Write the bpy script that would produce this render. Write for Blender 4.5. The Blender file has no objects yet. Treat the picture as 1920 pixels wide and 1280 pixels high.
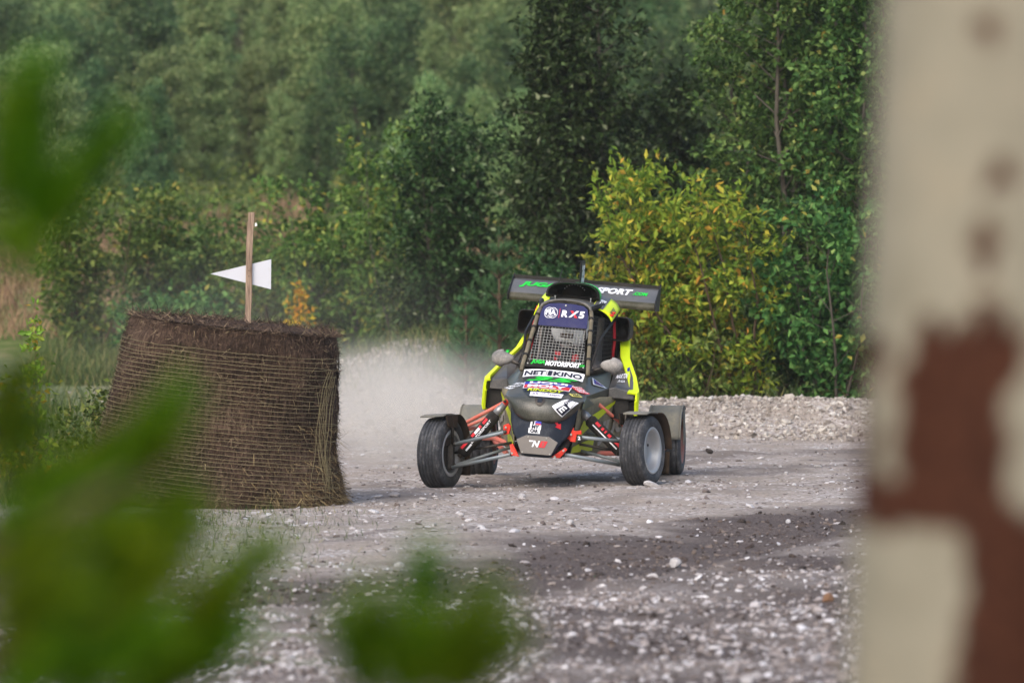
import bpy, math, random
import numpy as np
from mathutils import Vector, Matrix

# ------------------------------------------------------------------ camera, sky, sun, exposure
scene = bpy.context.scene
C = scene.collection
R = math.radians
cam_d = bpy.data.cameras.new('camera')
cam = bpy.data.objects.new('camera', cam_d); C.objects.link(cam)
cam.location = (0, 0, 1.7)
cam.rotation_euler = (R(90 - 1.155), 0, 0)
cam_d.lens = 200; cam_d.sensor_width = 36
cam_d.clip_start = 0.1; cam_d.clip_end = 2000
cam_d.dof.use_dof = True; cam_d.dof.focus_distance = 37.0; cam_d.dof.aperture_fstop = 4.0
scene.camera = cam

SUN_EL, SUN_AZ = 42.0, 205.0        # azimuth clockwise from +Y: behind the camera, to its left
world = bpy.data.worlds.new('World'); scene.world = world; world.use_nodes = True
wn = world.node_tree.nodes; wl = world.node_tree.links; wn.clear()
sky = wn.new('ShaderNodeTexSky'); sky.sky_type = 'NISHITA'; sky.sun_disc = False
sky.sun_elevation = R(SUN_EL); sky.sun_rotation = R(SUN_AZ)
sky.air_density = 1.0; sky.dust_density = 3.0; sky.ozone_density = 1.0
bg = wn.new('ShaderNodeBackground'); bg.inputs['Strength'].default_value = 0.15
wo = wn.new('ShaderNodeOutputWorld')
wl.new(sky.outputs[0], bg.inputs[0]); wl.new(bg.outputs[0], wo.inputs[0])
sun_d = bpy.data.lights.new('sun', 'SUN'); sun_d.energy = 1.0; sun_d.angle = R(40); sun_d.color = (1.0, 0.96, 0.91)
sun = bpy.data.objects.new('sun', sun_d); C.objects.link(sun)
_d = Vector((math.sin(R(SUN_AZ)) * math.cos(R(SUN_EL)), math.cos(R(SUN_AZ)) * math.cos(R(SUN_EL)), math.sin(R(SUN_EL))))
sun.rotation_euler = (-_d).to_track_quat('-Z', 'Y').to_euler(); sun.location = (0, 0, 60)
scene.view_settings.view_transform = 'Standard'; scene.view_settings.look = 'None'
scene.view_settings.exposure = 0.86; scene.view_settings.gamma = 1.0; scene.view_settings.use_curve_mapping = False
scene.render.engine = 'CYCLES'
cy = scene.cycles
cy.use_denoising = True
try: cy.denoiser = 'OPENIMAGEDENOISE'
except Exception: pass
cy.max_bounces = 5; cy.diffuse_bounces = 3; cy.glossy_bounces = 3; cy.transmission_bounces = 4
cy.transparent_max_bounces = 8; cy.volume_bounces = 3; cy.volume_step_rate = 1.5; cy.volume_max_steps = 96
cy.sample_clamp_indirect = 6.0

# ------------------------------------------------------------------ helpers
def lin(h):
    h = h.lstrip('#'); out = []
    for i in (0, 2, 4):
        c = int(h[i:i+2], 16) / 255
        out.append(c / 12.92 if c <= 0.04045 else ((c + 0.055) / 1.055) ** 2.4)
    return (*out, 1)

def newmat(name):
    m = bpy.data.materials.new(name); m.use_nodes = True
    nt = m.node_tree; nt.nodes.clear()
    out = nt.nodes.new('ShaderNodeOutputMaterial'); b = nt.nodes.new('ShaderNodeBsdfPrincipled')
    nt.links.new(b.outputs[0], out.inputs[0])
    return m, nt, b, out

def ramp(nt, stops, fac=None, interp='LINEAR'):
    r = nt.nodes.new('ShaderNodeValToRGB'); e = r.color_ramp.elements; r.color_ramp.interpolation = interp
    while len(e) < len(stops): e.new(0.5)
    for i, (p, c) in enumerate(stops):
        e[i].position = p; e[i].color = c if isinstance(c, tuple) else lin(c)
    if fac is not None: nt.links.new(fac, r.inputs[0])
    return r

def noise(nt, scale, detail=4, rough=0.55, vec=None):
    n = nt.nodes.new('ShaderNodeTexNoise'); n.inputs['Scale'].default_value = scale
    n.inputs['Detail'].default_value = detail; n.inputs['Roughness'].default_value = rough
    if vec is not None: nt.links.new(vec, n.inputs['Vector'])
    return n

def coord(nt, kind='Object'):
    return nt.nodes.new('ShaderNodeTexCoord').outputs[kind]

def mixc(nt, fac, a, b):
    m = nt.nodes.new('ShaderNodeMix'); m.data_type = 'RGBA'
    for s, v in ((0, fac), (6, a), (7, b)):
        if isinstance(v, (int, float)): m.inputs[s].default_value = v
        elif isinstance(v, (tuple, str)): m.inputs[s].default_value = v if isinstance(v, tuple) else lin(v)
        else: nt.links.new(v, m.inputs[s])
    return m.outputs[2]

def math_(nt, op, a, b=None, c=None):
    m = nt.nodes.new('ShaderNodeMath'); m.operation = op
    for i, v in enumerate((a, b, c)):
        if v is None: continue
        if isinstance(v, (int, float)): m.inputs[i].default_value = v
        else: nt.links.new(v, m.inputs[i])
    return m.outputs[0]

def bump(nt, b, h, strength, dist=0.01):
    n = nt.nodes.new('ShaderNodeBump'); n.inputs['Strength'].default_value = strength; n.inputs['Distance'].default_value = dist
    nt.links.new(h, n.inputs['Height']); nt.links.new(n.outputs[0], b.inputs['Normal'])

DUST = lin('#a3978a')
def dirty(name, base, rough=0.5, metal=0.0, dust=0.35, scale=9, lo=0.45, hi=0.75, spec=0.22, dustcol=None, bmp=0.0):
    """paint, metal or plastic under a patchy film of road dust"""
    m, nt, b, _ = newmat(name)
    co = coord(nt)
    n = noise(nt, scale, 6, 0.65, co); n2 = noise(nt, scale * 14, 3, 0.6, co)
    s = math_(nt, 'ADD', math_(nt, 'MULTIPLY', n.outputs[0], 0.7), math_(nt, 'MULTIPLY', n2.outputs[0], 0.3))
    f = ramp(nt, [(lo, (0, 0, 0, 1)), (hi, (1, 1, 1, 1))], s)
    fac = math_(nt, 'ADD', math_(nt, 'MULTIPLY', f.outputs[0], dust), dust * 0.25)
    nt.links.new(mixc(nt, fac, lin(base) if isinstance(base, str) else base, dustcol or DUST), b.inputs['Base Color'])
    nt.links.new(math_(nt, 'ADD', math_(nt, 'MULTIPLY', fac, 0.5), rough), b.inputs['Roughness'])
    b.inputs['Metallic'].default_value = metal; b.inputs['Specular IOR Level'].default_value = spec
    if bmp: bump(nt, b, n2.outputs[0], bmp, 0.004)
    return m

def leafmat(name, stops, trans=0.25, rough=0.5, spec=0.14, vary=0.35, hue=0.47):
    m, nt, b, out = newmat(name)
    g = nt.nodes.new('ShaderNodeNewGeometry'); oi = nt.nodes.new('ShaderNodeObjectInfo')
    r = ramp(nt, stops, g.outputs['Random Per Island'])
    n = noise(nt, 1.7, 2, 0.5, coord(nt))
    v = math_(nt, 'ADD', math_(nt, 'MULTIPLY', oi.outputs['Random'], vary), math_(nt, 'MULTIPLY', n.outputs[0], 0.5))
    h = nt.nodes.new('ShaderNodeHueSaturation')
    nt.links.new(r.outputs[0], h.inputs['Color']); nt.links.new(math_(nt, 'ADD', v, 0.62), h.inputs['Value'])
    nt.links.new(math_(nt, 'ADD', math_(nt, 'MULTIPLY', oi.outputs['Random'], 0.05), hue), h.inputs['Hue'])
    nt.links.new(h.outputs[0], b.inputs['Base Color'])
    b.inputs['Roughness'].default_value = rough; b.inputs['Specular IOR Level'].default_value = spec
    t = nt.nodes.new('ShaderNodeBsdfTranslucent'); nt.links.new(h.outputs[0], t.inputs[0])
    mx = nt.nodes.new('ShaderNodeMixShader'); mx.inputs[0].default_value = trans
    nt.links.new(b.outputs[0], mx.inputs[1]); nt.links.new(t.outputs[0], mx.inputs[2]); nt.links.new(mx.outputs[0], out.inputs[0])
    return m

def tag(o, label=None, cat=None, group=None, kind=None):
    for k, v in (('label', label), ('category', cat), ('group', group), ('kind', kind)):
        if v: o[k] = v
    return o

def link(name, me, mat=None, parent=None):
    o = bpy.data.objects.new(name, me); C.objects.link(o)
    if mat is not None and me is not None and not me.materials:
        for mm in (mat if isinstance(mat, (list, tuple)) else [mat]): me.materials.append(mm)
    if parent is not None: o.parent = parent
    return o

def empty(name, loc, rz=0):
    o = bpy.data.objects.new(name, None); C.objects.link(o); o.location = loc; o.rotation_euler = (0, 0, rz); o.empty_display_size = 0.2
    return o

def npmesh(name, V, Fc, mat=None, parent=None, smooth=False, mesh_only=False):
    """V (n,3); Fc (m,k) faces of one size"""
    V = np.ascontiguousarray(V, dtype=np.float32); Fc = np.ascontiguousarray(Fc, dtype=np.int32)
    me = bpy.data.meshes.new(name); m, k = Fc.shape
    me.vertices.add(len(V)); me.vertices.foreach_set('co', V.ravel())
    me.loops.add(m * k); me.loops.foreach_set('vertex_index', Fc.ravel())
    me.polygons.add(m); me.polygons.foreach_set('loop_start', np.arange(0, m * k, k, dtype=np.int32))
    me.polygons.foreach_set('use_smooth', np.full(m, smooth, dtype=bool))
    me.update(calc_edges=True); me.validate()
    if mesh_only:
        if mat is not None: me.materials.append(mat)
        return me
    return link(name, me, mat, parent)

class MB:
    """collects shapes into one mesh"""
    def __init__(s): s.v = []; s.f = []; s.mi = []; s.cur = 0
    def add(s, vs, fs):
        o = len(s.v); s.v += [tuple(map(float, p)) for p in vs]
        for f in fs: s.f.append(tuple(i + o for i in f)); s.mi.append(s.cur)
        return s
    def box(s, c, d, rot=None):
        x, y, z = d[0] / 2, d[1] / 2, d[2] / 2
        vs = [Vector((a * x, b * y, e * z)) for a in (-1, 1) for b in (-1, 1) for e in (-1, 1)]
        if rot is not None: vs = [rot @ q for q in vs]
        vs = [q + Vector(c) for q in vs]
        return s.add(vs, [(0, 1, 3, 2), (4, 6, 7, 5), (0, 4, 5, 1), (2, 3, 7, 6), (0, 2, 6, 4), (1, 5, 7, 3)])
    def tube(s, pts, r, n=8, cap=True):
        pts = [Vector(p) for p in pts]; rs = r if isinstance(r, (list, tuple)) else [r] * len(pts)
        vs = []; fs = []; up = Vector((0, 0, 1)); pu = None
        for i, p in enumerate(pts):
            d = (pts[min(i + 1, len(pts) - 1)] - pts[max(i - 1, 0)])
            d = d.normalized() if d.length > 1e-9 else up
            if pu is None:
                a = Vector((1, 0, 0)) if abs(d.x) < 0.8 else Vector((0, 1, 0))
            else: a = pu
            u = (a - d * a.dot(d)).normalized(); w = d.cross(u); pu = u
            for k in range(n):
                t = 2 * math.pi * k / n
                vs.append(p + (u * math.cos(t) + w * math.sin(t)) * rs[i])
        for i in range(len(pts) - 1):
            for k in range(n):
                a = i * n + k; b = i * n + (k + 1) % n
                fs.append((a, b, b + n, a + n))
        if cap:
            fs.append(tuple(range(n - 1, -1, -1))); fs.append(tuple(range((len(pts) - 1) * n, len(pts) * n)))
        return s.add(vs, fs)
    def lathe(s, prof, n=32, M=None, axis='x'):
        """prof: (radius, along axis)"""
        vs = []; fs = []
        for r, a in prof:
            for k in range(n):
                t = 2 * math.pi * k / n; c, q = r * math.cos(t), r * math.sin(t)
                v = Vector((a, c, q)) if axis == 'x' else (Vector((c, q, a)) if axis == 'z' else Vector((c, a, q)))
                vs.append(M @ v if M is not None else v)
        for i in range(len(prof) - 1):
            for k in range(n):
                a = i * n + k; b = i * n + (k + 1) % n
                fs.append((a, b, b + n, a + n))
        return s.add(vs, fs)
    def grid(s, fn, nu, nv):
        vs = [fn(i / nu, j / nv) for j in range(nv + 1) for i in range(nu + 1)]
        fs = [(j * (nu + 1) + i, j * (nu + 1) + i + 1, (j + 1) * (nu + 1) + i + 1, (j + 1) * (nu + 1) + i) for j in range(nv) for i in range(nu)]
        return s.add(vs, fs)
    def plate(s, poly, nrm, th):
        """a flat polygon given thickness th along nrm (backwards)"""
        n = len(poly); nrm = Vector(nrm).normalized()
        vs = [Vector(p) for p in poly] + [Vector(p) - nrm * th for p in poly]
        fs = [tuple(range(n)), tuple(range(2 * n - 1, n - 1, -1))] + [(i, i + n, (i + 1) % n + n, (i + 1) % n) for i in range(n)]
        return s.add(vs, fs)
    def sphere(s, c, r, nu=12, nv=8, rot=None):
        def f(u, v):
            a = 2 * math.pi * u; b = math.pi * (v - 0.5)
            p = Vector((r[0] * math.cos(b) * math.cos(a), r[1] * math.cos(b) * math.sin(a), r[2] * math.sin(b)))
            if rot is not None: p = rot @ p
            return p + Vector(c)
        return s.grid(f, nu, nv)
    def build(s, name, mat=None, parent=None, smooth=False, bevel=0, solid=0, mapf=None, weld=False):
        me = bpy.data.meshes.new(name)
        vs = [mapf(*p) for p in s.v] if mapf else s.v
        me.from_pydata([tuple(p) for p in vs], [], s.f); me.update()
        o = link(name, me, mat, parent)
        if isinstance(mat, (list, tuple)): me.polygons.foreach_set('material_index', s.mi)
        if weld:
            import bmesh
            bm = bmesh.new(); bm.from_mesh(me); bmesh.ops.remove_doubles(bm, verts=bm.verts, dist=1e-5)
            bmesh.ops.recalc_face_normals(bm, faces=bm.faces); bm.to_mesh(me); bm.free()
        if smooth: me.polygons.foreach_set('use_smooth', [True] * len(me.polygons))
        if solid:
            md = o.modifiers.new('thickness', 'SOLIDIFY'); md.thickness = solid; md.offset = -1
        if bevel:
            md = o.modifiers.new('edges', 'BEVEL'); md.width = bevel; md.segments = 2; md.limit_method = 'ANGLE'
        return o

_tc = {}
def text2d(s, bold=0.0, shear=0.0, spacing=1.0):
    """flat outline of a word, height of capitals = 1, centred; returns vertices and faces"""
    k = (s, bold, shear, spacing)
    if k in _tc: return _tc[k]
    cu = bpy.data.curves.new('word', 'FONT'); cu.body = s; cu.size = 1.0; cu.offset = bold; cu.shear = shear; cu.space_character = spacing
    cu.fill_mode = 'FRONT'; cu.resolution_u = 3
    o = bpy.data.objects.new('word', cu); C.objects.link(o)
    dg = bpy.context.evaluated_depsgraph_get(); dg.update()
    me = bpy.data.meshes.new_from_object(o.evaluated_get(dg))
    V = np.array([v.co[:2] for v in me.vertices]); Fc = [tuple(p.vertices) for p in me.polygons]
    bpy.data.objects.remove(o); bpy.data.curves.remove(cu); bpy.data.meshes.remove(me)
    mn, mx = V.min(0), V.max(0)
    V = (V - (mn + mx) / 2) / (mx[1] - mn[1])
    _tc[k] = (V, Fc); return V, Fc

def lettering(s, surf, cx, cy, w, h, mat, parent, bold=0.02, shear=0.0, rot=0.0, off=0.004, name='lettering', spacing=1.0):
    """a word w wide and h high laid on the surface surf(u, v, off) -> point"""
    V, Fc = text2d(s, bold, shear, spacing)
    ww = V[:, 0].max() - V[:, 0].min()
    X = V[:, 0] / ww * w; Y = V[:, 1] * h; c, q = math.cos(rot), math.sin(rot)
    b = MB(); b.add([surf(cx + x * c - y * q, cy + x * q + y * c, off) for x, y in zip(X, Y)], Fc)
    return b.build(name, mat, parent)

def patch(poly, surf, mat, parent, name='sticker', off=0.002, n=6):
    """a quadrilateral sticker (four u,v corners) laid on a surface"""
    (a, b_, c, d) = [np.array(p, float) for p in poly]
    def f(u, v):
        p = (a * (1 - u) + b_ * u) * (1 - v) + (d * (1 - u) + c * u) * v
        return surf(p[0], p[1], off)
    m = MB(); m.grid(f, n, n)
    return m.build(name, mat, parent)

def poly2(poly, surf, mat, parent, name='sticker', off=0.003):
    m = MB(); m.add([surf(x, y, off) for x, y in poly], [tuple(range(len(poly)))])
    return m.build(name, mat, parent)

rng = np.random.default_rng(7)

# ------------------------------------------------------------------ terrain
def vnoise(x, y, sc, seed):
    """smooth lattice noise, -1..1"""
    x = np.asarray(x, float) / sc + 1000.37; y = np.asarray(y, float) / sc + 1000.71
    xi = np.floor(x).astype(np.int64); yi = np.floor(y).astype(np.int64); fx = x - xi; fy = y - yi
    fx = fx * fx * (3 - 2 * fx); fy = fy * fy * (3 - 2 * fy)
    def h(a, b):
        n = (a * 374761393 + b * 668265263 + seed * 974634777) & 0x7fffffff
        n = ((n ^ (n >> 13)) * 1274126177) & 0x7fffffff
        return ((n ^ (n >> 16)) & 0xffff) / 32767.5 - 1
    return (h(xi, yi) * (1 - fx) + h(xi + 1, yi) * fx) * (1 - fy) + (h(xi, yi + 1) * (1 - fx) + h(xi + 1, yi + 1) * fx) * fy

def sstep(a, b, x):
    t = np.clip((x - a) / (b - a), 0, 1); return t * t * (3 - 2 * t)

def H(x, y, fine=True):
    """height of the ground"""
    x = np.asarray(x, float); y = np.asarray(y, float)
    z = 0.07 * 5 * np.log1p(np.exp(np.clip((y - 63) / 5, -40, 60)))
    z = z + sstep(70, 140, y) * 0.5 * vnoise(x, y, 14, 3)
    yr = 46.9 - 0.25 * x + 0.3 * vnoise(x, y * 0, 1.7, 5)                       # gravel bank along the outside of the bend
    bank = np.exp(-np.abs((y - yr) / 0.95) ** 2.2)
    z = z + bank * (0.26 + 0.05 * vnoise(x, y, 0.9, 6)) * sstep(-1.7, -0.7, x)
    z = z + sstep(0, 1.5, y - yr) * 0.12 * sstep(-1.7, -0.7, x) * (1 - sstep(55, 62, y))
    md = ((x + 0.95) / 1.7) ** 2 + ((y - 55.3) / 2.0) ** 2                      # gravel mound behind the bend
    z = z + np.exp(-md) * (0.38 + 0.07 * vnoise(x, y, 0.8, 8))
    z = z + np.exp(-(((x + 5.2) / 1.5) ** 2 + ((y - 66) / 4) ** 2)) * 0.7
    if fine:
        k = 1 - 0.5 * sstep(50, 60, y)
        z = z + k * (0.018 * vnoise(x, y, 1.9, 11) + (0.010 + 0.016 * darkness(x, y)) * vnoise(x, y, 0.45, 12) + 0.010 * darkness(x, y) * vnoise(x, y, 0.17, 16) + 0.006 * vnoise(x, y, 0.14, 13))
        z = z + 0.03 * bank * vnoise(x, y, 0.2, 14)
        rut = np.abs(y - 2.0 * x - 29.0 - 0.6 * vnoise(x, y, 1.5, 15))
        z = z - 0.025 * np.exp(-(rut / 1.3) ** 2)
    return z

def darkness(x, y):
    """how much dark damp soil lies bare between the stones: the wheel tracks that sweep round the bend"""
    n = 0.5 * vnoise(x, y, 1.3, 21) + 0.4 * vnoise(x, y, 0.4, 22) + 0.25 * vnoise(x, y, 0.13, 23)
    up = 31.0 + 2.25 * x + n * 1.2; lo = 26.7 + 1.2 * x + 0.8 * np.maximum(x, 0) ** 2 + n * 0.9
    d = sstep(-1.2, 0.8, y - lo) * (1 - sstep(-2.2, 1.6, y - up))
    d = d * (1 - 0.15 * sstep(-3, 0, y - up))
    d = np.maximum(d, 0.75 * np.exp(-((y - 24.6 - 0.5 * x - n * .9) / 0.45) ** 2))
    d = np.maximum(d, 0.6 * np.exp(-((y - 22.6 - 0.25 * x - n * .7) / 0.3) ** 2))
    d = np.maximum(d, 0.55 * np.exp(-((y - 32.6 - 2.2 * x - n) / 0.4) ** 2) * sstep(-2, -0.8, x) * (1 - sstep(-.2, 0.4, x)))
    d = np.maximum(d, 0.5 * np.exp(-((y - 37.6 - 1.1 * x - n * 1.4) / 0.8) ** 2))
    d = np.maximum(d, 0.55 * np.exp(-((y - 41.2 - 0.4 * x - n) / 0.9) ** 2) * sstep(0, 1.2, x))
    d = np.maximum(d, (0.6 + 0.25 * vnoise(x, y, 0.9, 24)) * (1 - sstep(-0.6, 0.6, y - lo)))
    d = np.maximum(d, 0.35 * np.exp(-((y - 34.2 - 1.6 * x - n) / 0.7) ** 2))
    return np.clip(d, 0, 1) * (1 - sstep(43, 46, y))

def axis(parts):
    out = [parts[0][0]]
    for a, b, st in parts:
        n = max(1, int(round((b - a) / st))); out += [a + (b - a) * (i + 1) / n for i in range(n)]
    return np.array(out)
gx = axis([(-118, -40, 8), (-40, -12, 2), (-12, -5, 0.4), (-5, 5.6, 0.06), (5.6, 14, 0.4), (14, 40, 2), (40, 118, 8)])
gy = axis([(-18, 10, 4), (10, 20, 0.8), (20, 49, 0.05), (49, 60, 0.14), (60, 80, 0.5), (80, 140, 1.5), (140, 290, 5)])
X, Y = np.meshgrid(gx, gy); Z = H(X, Y)
nx, ny = len(gx), len(gy)
I = np.arange(nx * ny).reshape(ny, nx)
Fq = np.stack([I[:-1, :-1], I[:-1, 1:], I[1:, 1:], I[1:, :-1]], -1).reshape(-1, 4)

def ground_mat():
    m, nt, b, _ = newmat('gravel_track')
    co = coord(nt)
    at = nt.nodes.new('ShaderNodeAttribute'); at.attribute_name = 'soil'
    av = nt.nodes.new('ShaderNodeAttribute'); av.attribute_name = 'turf'
    n1 = noise(nt, 38, 6, 0.75, co); n2 = noise(nt, 2.2, 4, 0.6, co); n3 = noise(nt, 150, 3, 0.7, co)
    vo = nt.nodes.new('ShaderNodeTexVoronoi'); vo.inputs['Scale'].default_value = 44; nt.links.new(co, vo.inputs['Vector'])
    peb = ramp(nt, [(0.0, '#6d645f'), (0.3, '#8c827b'), (0.55, '#a59b94'), (0.8, '#b9b1ab'), (1.0, '#d6d1cc')], vo.outputs['Color'])
    grit = ramp(nt, [(0.28, '#6c625b'), (0.5, '#958a80'), (0.72, '#b4a99d')], n1.outputs[0])
    light = mixc(nt, ramp(nt, [(0.42, (0, 0, 0, 1)), (0.58, (1, 1, 1, 1))], n2.outputs[0]).outputs[0], grit.outputs[0], peb.outputs[0])
    soil = ramp(nt, [(0.3, (.024, .019, .018, 1)), (0.44, (.062, .049, .045, 1)), (0.55, (.13, .105, .095, 1)), (0.65, (.26, .225, .21, 1)), (0.78, (.43, .39, .37, 1))], math_(nt, 'ADD', math_(nt, 'MULTIPLY', n3.outputs[0], .6), math_(nt, 'MULTIPLY', n1.outputs[0], .4)))
    f = math_(nt, 'ADD', at.outputs['Fac'], math_(nt, 'MULTIPLY', math_(nt, 'SUBTRACT', n1.outputs[0], 0.5), 0.5))
    c = mixc(nt, ramp(nt, [(0.2, (0, 0, 0, 1)), (0.75, (1, 1, 1, 1))], f).outputs[0], light, soil.outputs[0])
    turf = ramp(nt, [(0.3, '#3c4a28'), (0.55, '#5d6a3a'), (0.75, '#8d8160')], noise(nt, 1.4, 5, 0.7, co).outputs[0])
    c = mixc(nt, av.outputs['Fac'], c, turf.outputs[0])
    nt.links.new(c, b.inputs['Base Color']); b.inputs['Roughness'].default_value = 0.95; b.inputs['Specular IOR Level'].default_value = 0.06
    h = math_(nt, 'ADD', math_(nt, 'MULTIPLY', n1.outputs[0], 1.0), math_(nt, 'MULTIPLY', vo.outputs['Distance'], -0.5))
    bump(nt, b, h, 0.7, 0.012)
    return m
gm = ground_mat()
ground = npmesh('ground', np.stack([X, Y, Z], -1).reshape(-1, 3), Fq, gm, smooth=True); ground['kind'] = 'structure'
soil_attr = ground.data.attributes.new('soil', 'FLOAT', 'POINT'); soil_attr.data.foreach_set('value', darkness(X, Y).ravel().astype(np.float32))
turf = sstep(57.5, 62, Y + 0.9 * vnoise(X, Y, 1.2, 31))
turf = np.maximum(turf, sstep(47.4, 49.2, Y + 0.5 * vnoise(X, Y, .8, 32)) * sstep(0.2, 1.0, X))
turf = np.maximum(turf, 0.8 * sstep(-2.2, -3.0, X + 0.5 * vnoise(X, Y, .7, 33)) * sstep(33, 36, Y))
turf = np.maximum(turf, 0.5 * sstep(-0.9, -1.6, X + 0.5 * vnoise(X, Y, .6, 34) + 0.05 * (Y - 28)) * (1 - sstep(31.5, 34.5, Y)))
ta = ground.data.attributes.new('turf', 'FLOAT', 'POINT'); ta.data.foreach_set('value', turf.ravel().astype(np.float32))

# ------------------------------------------------------------------ loose stones
def ico():
    t = (1 + 5 ** 0.5) / 2
    V = np.array([(-1, t, 0), (1, t, 0), (-1, -t, 0), (1, -t, 0), (0, -1, t), (0, 1, t), (0, -1, -t), (0, 1, -t), (t, 0, -1), (t, 0, 1), (-t, 0, -1), (-t, 0, 1)], float)
    Fc = np.array([(0, 11, 5), (0, 5, 1), (0, 1, 7), (0, 7, 10), (0, 10, 11), (1, 5, 9), (5, 11, 4), (11, 10, 2), (10, 7, 6), (7, 1, 8), (3, 9, 4), (3, 4, 2), (3, 2, 6), (3, 6, 8), (3, 8, 9), (4, 9, 5), (2, 4, 11), (6, 2, 10), (8, 6, 7), (9, 8, 1)])
    return V / np.linalg.norm(V[0]), Fc
IV, IF = ico()
def stone_mat(name, stops):
    m, nt, b, _ = newmat(name)
    g = nt.nodes.new('ShaderNodeNewGeometry'); r = ramp(nt, stops, g.outputs['Random Per Island'])
    n = noise(nt, 90, 4, 0.7, coord(nt))
    c = mixc(nt, ramp(nt, [(0.42, (0, 0, 0, 1)), (0.75, (0.55, 0.55, 0.55, 1))], n.outputs[0]).outputs[0], r.outputs[0], '#6f655f')
    nt.links.new(c, b.inputs['Base Color']); b.inputs['Roughness'].default_value = 0.85; b.inputs['Specular IOR Level'].default_value = 0.15
    bump(nt, b, n.outputs[0], 0.3, 0.003)
    return m
STOPS = [(0.0, '#4b4341'), (0.15, '#6b615d'), (0.35, '#857c78'), (0.55, '#9a9290'), (0.75, '#aea8a7'), (0.92, '#c4c0c1'), (1.0, '#dad8da')]
peb_m = stone_mat('limestone_chips', STOPS)
bank_m = stone_mat('bank_stone', [(0.0, '#635b54'), (0.2, '#857c73'), (0.45, '#9d948a'), (0.7, '#afa79d'), (0.9, '#c0b9b0'), (1.0, '#d0cac2')])

def scatter(x, y, r, flat, sink):
    n = len(x)
    V = IV[None] * (1 + 0.32 * rng.normal(size=(n, 12, 1)).clip(-1.6, 1.6))
    s = np.stack([1 + 0.35 * rng.normal(size=n).clip(-1.5, 1.5), 1 + 0.3 * rng.normal(size=n).clip(-1.5, 1.5), flat], -1)
    V = V * s[:, None, :] * r[:, None, None]
    a = rng.uniform(0, 6.283, n); t = rng.normal(size=n) * 0.3
    c, q = np.cos(t)[:, None], np.sin(t)[:, None]
    V = np.stack([V[..., 0] * c + V[..., 2] * q, V[..., 1], -V[..., 0] * q + V[..., 2] * c], -1)
    c, q = np.cos(a)[:, None], np.sin(a)[:, None]
    V = np.stack([V[..., 0] * c - V[..., 1] * q, V[..., 0] * q + V[..., 1] * c, V[..., 2]], -1)
    V = V + np.stack([x, y, H(x, y) + r * flat * sink], -1)[:, None, :]
    return V.reshape(-1, 3), (IF[None] + 12 * np.arange(n)[:, None, None]).reshape(-1, 3)

def sample(n, y0, y1, fn):
    y = rng.uniform(y0, y1, n); x = rng.uniform(-1, 1, n) * (0.096 * y + 0.35)
    k = rng.uniform(0, 1, n) < fn(x, y); return x[k], y[k]
def dens(x, y):
    d = darkness(x, y); d = np.where(y < 26.2 + 1.2 * x + 0.8 * np.maximum(x, 0) ** 2, np.maximum(0, d - .62) * 2.4, d); cl = 0.5 + 0.5 * vnoise(x, y, 0.5, 41) + 0.35 * vnoise(x, y, 0.17, 42)
    near = 1 - sstep(25, 29, y - 0.9 * x)
    return np.clip((0.20 + 0.8 * cl) * (1 - 0.84 * d) * (0.38 + 0.62 * near), 0.015, 1)
VS, FS = [], []; off = 0
for n, y0, y1, med, sg, mx in ((36000, 20.3, 29, 0.0080, 0.5, 0.026), (30000, 28, 38, 0.0074, 0.5, 0.024), (18000, 37, 46.5, 0.0075, 0.45, 0.022)):
    x, y = sample(n, y0, y1, dens); r = np.clip(med * np.exp(sg * rng.normal(size=len(x))), 0.004, mx)
    V, Fc = scatter(x, y, r, rng.uniform(0.35, 0.8, len(x)) if y0 < 27 else rng.uniform(0.25, 0.65, len(x)), 0.35)
    VS.append(V); FS.append(Fc + off); off += len(V)
gravel = npmesh('gravel', np.concatenate(VS), np.concatenate(FS), peb_m); tag(gravel, 'white and grey limestone chips scattered over the track', None, None, 'stuff')
n = 27000; y = rng.uniform(44.8, 48.6, n); x = rng.uniform(-1.6, 5.2, n)
k = rng.uniform(0, 1, n) < np.exp(-((y - (46.7 - 0.25 * x)) / 1.15) ** 4) * sstep(-1.8, -0.6, x); x, y = x[k], y[k]
V1, F1 = scatter(x, y, np.clip(0.0088 * np.exp(0.5 * rng.normal(size=len(x))), 0.004, 0.035), rng.uniform(0.55, 1, len(x)), 0.4)
n = 8000; x = rng.normal(-1.0, 1.1, n); y = rng.normal(54.7, 1.3, n)
V2, F2 = scatter(x, y, np.clip(0.010 * np.exp(0.5 * rng.normal(size=n)), 0.005, 0.04), rng.uniform(0.5, 1, n), 0.4)
n = 26000; y = rng.uniform(21, 39, n); x = rng.uniform(-1, 1, n) * (0.096 * y + 0.3); k = rng.uniform(0, 1, n) < np.maximum(0, darkness(x, y) - .5) * 1.8; x, y = x[k], y[k]
Vc, Fc = scatter(x, y, np.clip(0.0065 * np.exp(0.5 * rng.normal(size=len(x))), 0.003, 0.02), rng.uniform(0.5, 0.9, len(x)), 0.3)
clods = npmesh('soil_clods', Vc, Fc, stone_mat('damp_soil', [(0.0, '#1d1817'), (0.3, '#332a27'), (0.6, '#4e433e'), (0.85, '#6d615a'), (1.0, '#928883')]))
tag(clods, 'dark damp crumbs of soil and grit churned up in the wheel tracks', None, None, 'stuff')
bank_gravel = npmesh('bank_gravel', np.concatenate([V1, V2]), np.concatenate([F1, F2 + len(V1)]), bank_m)
tag(bank_gravel, 'beige broken stone heaped along the outside of the bend', None, None, 'stuff')

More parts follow.
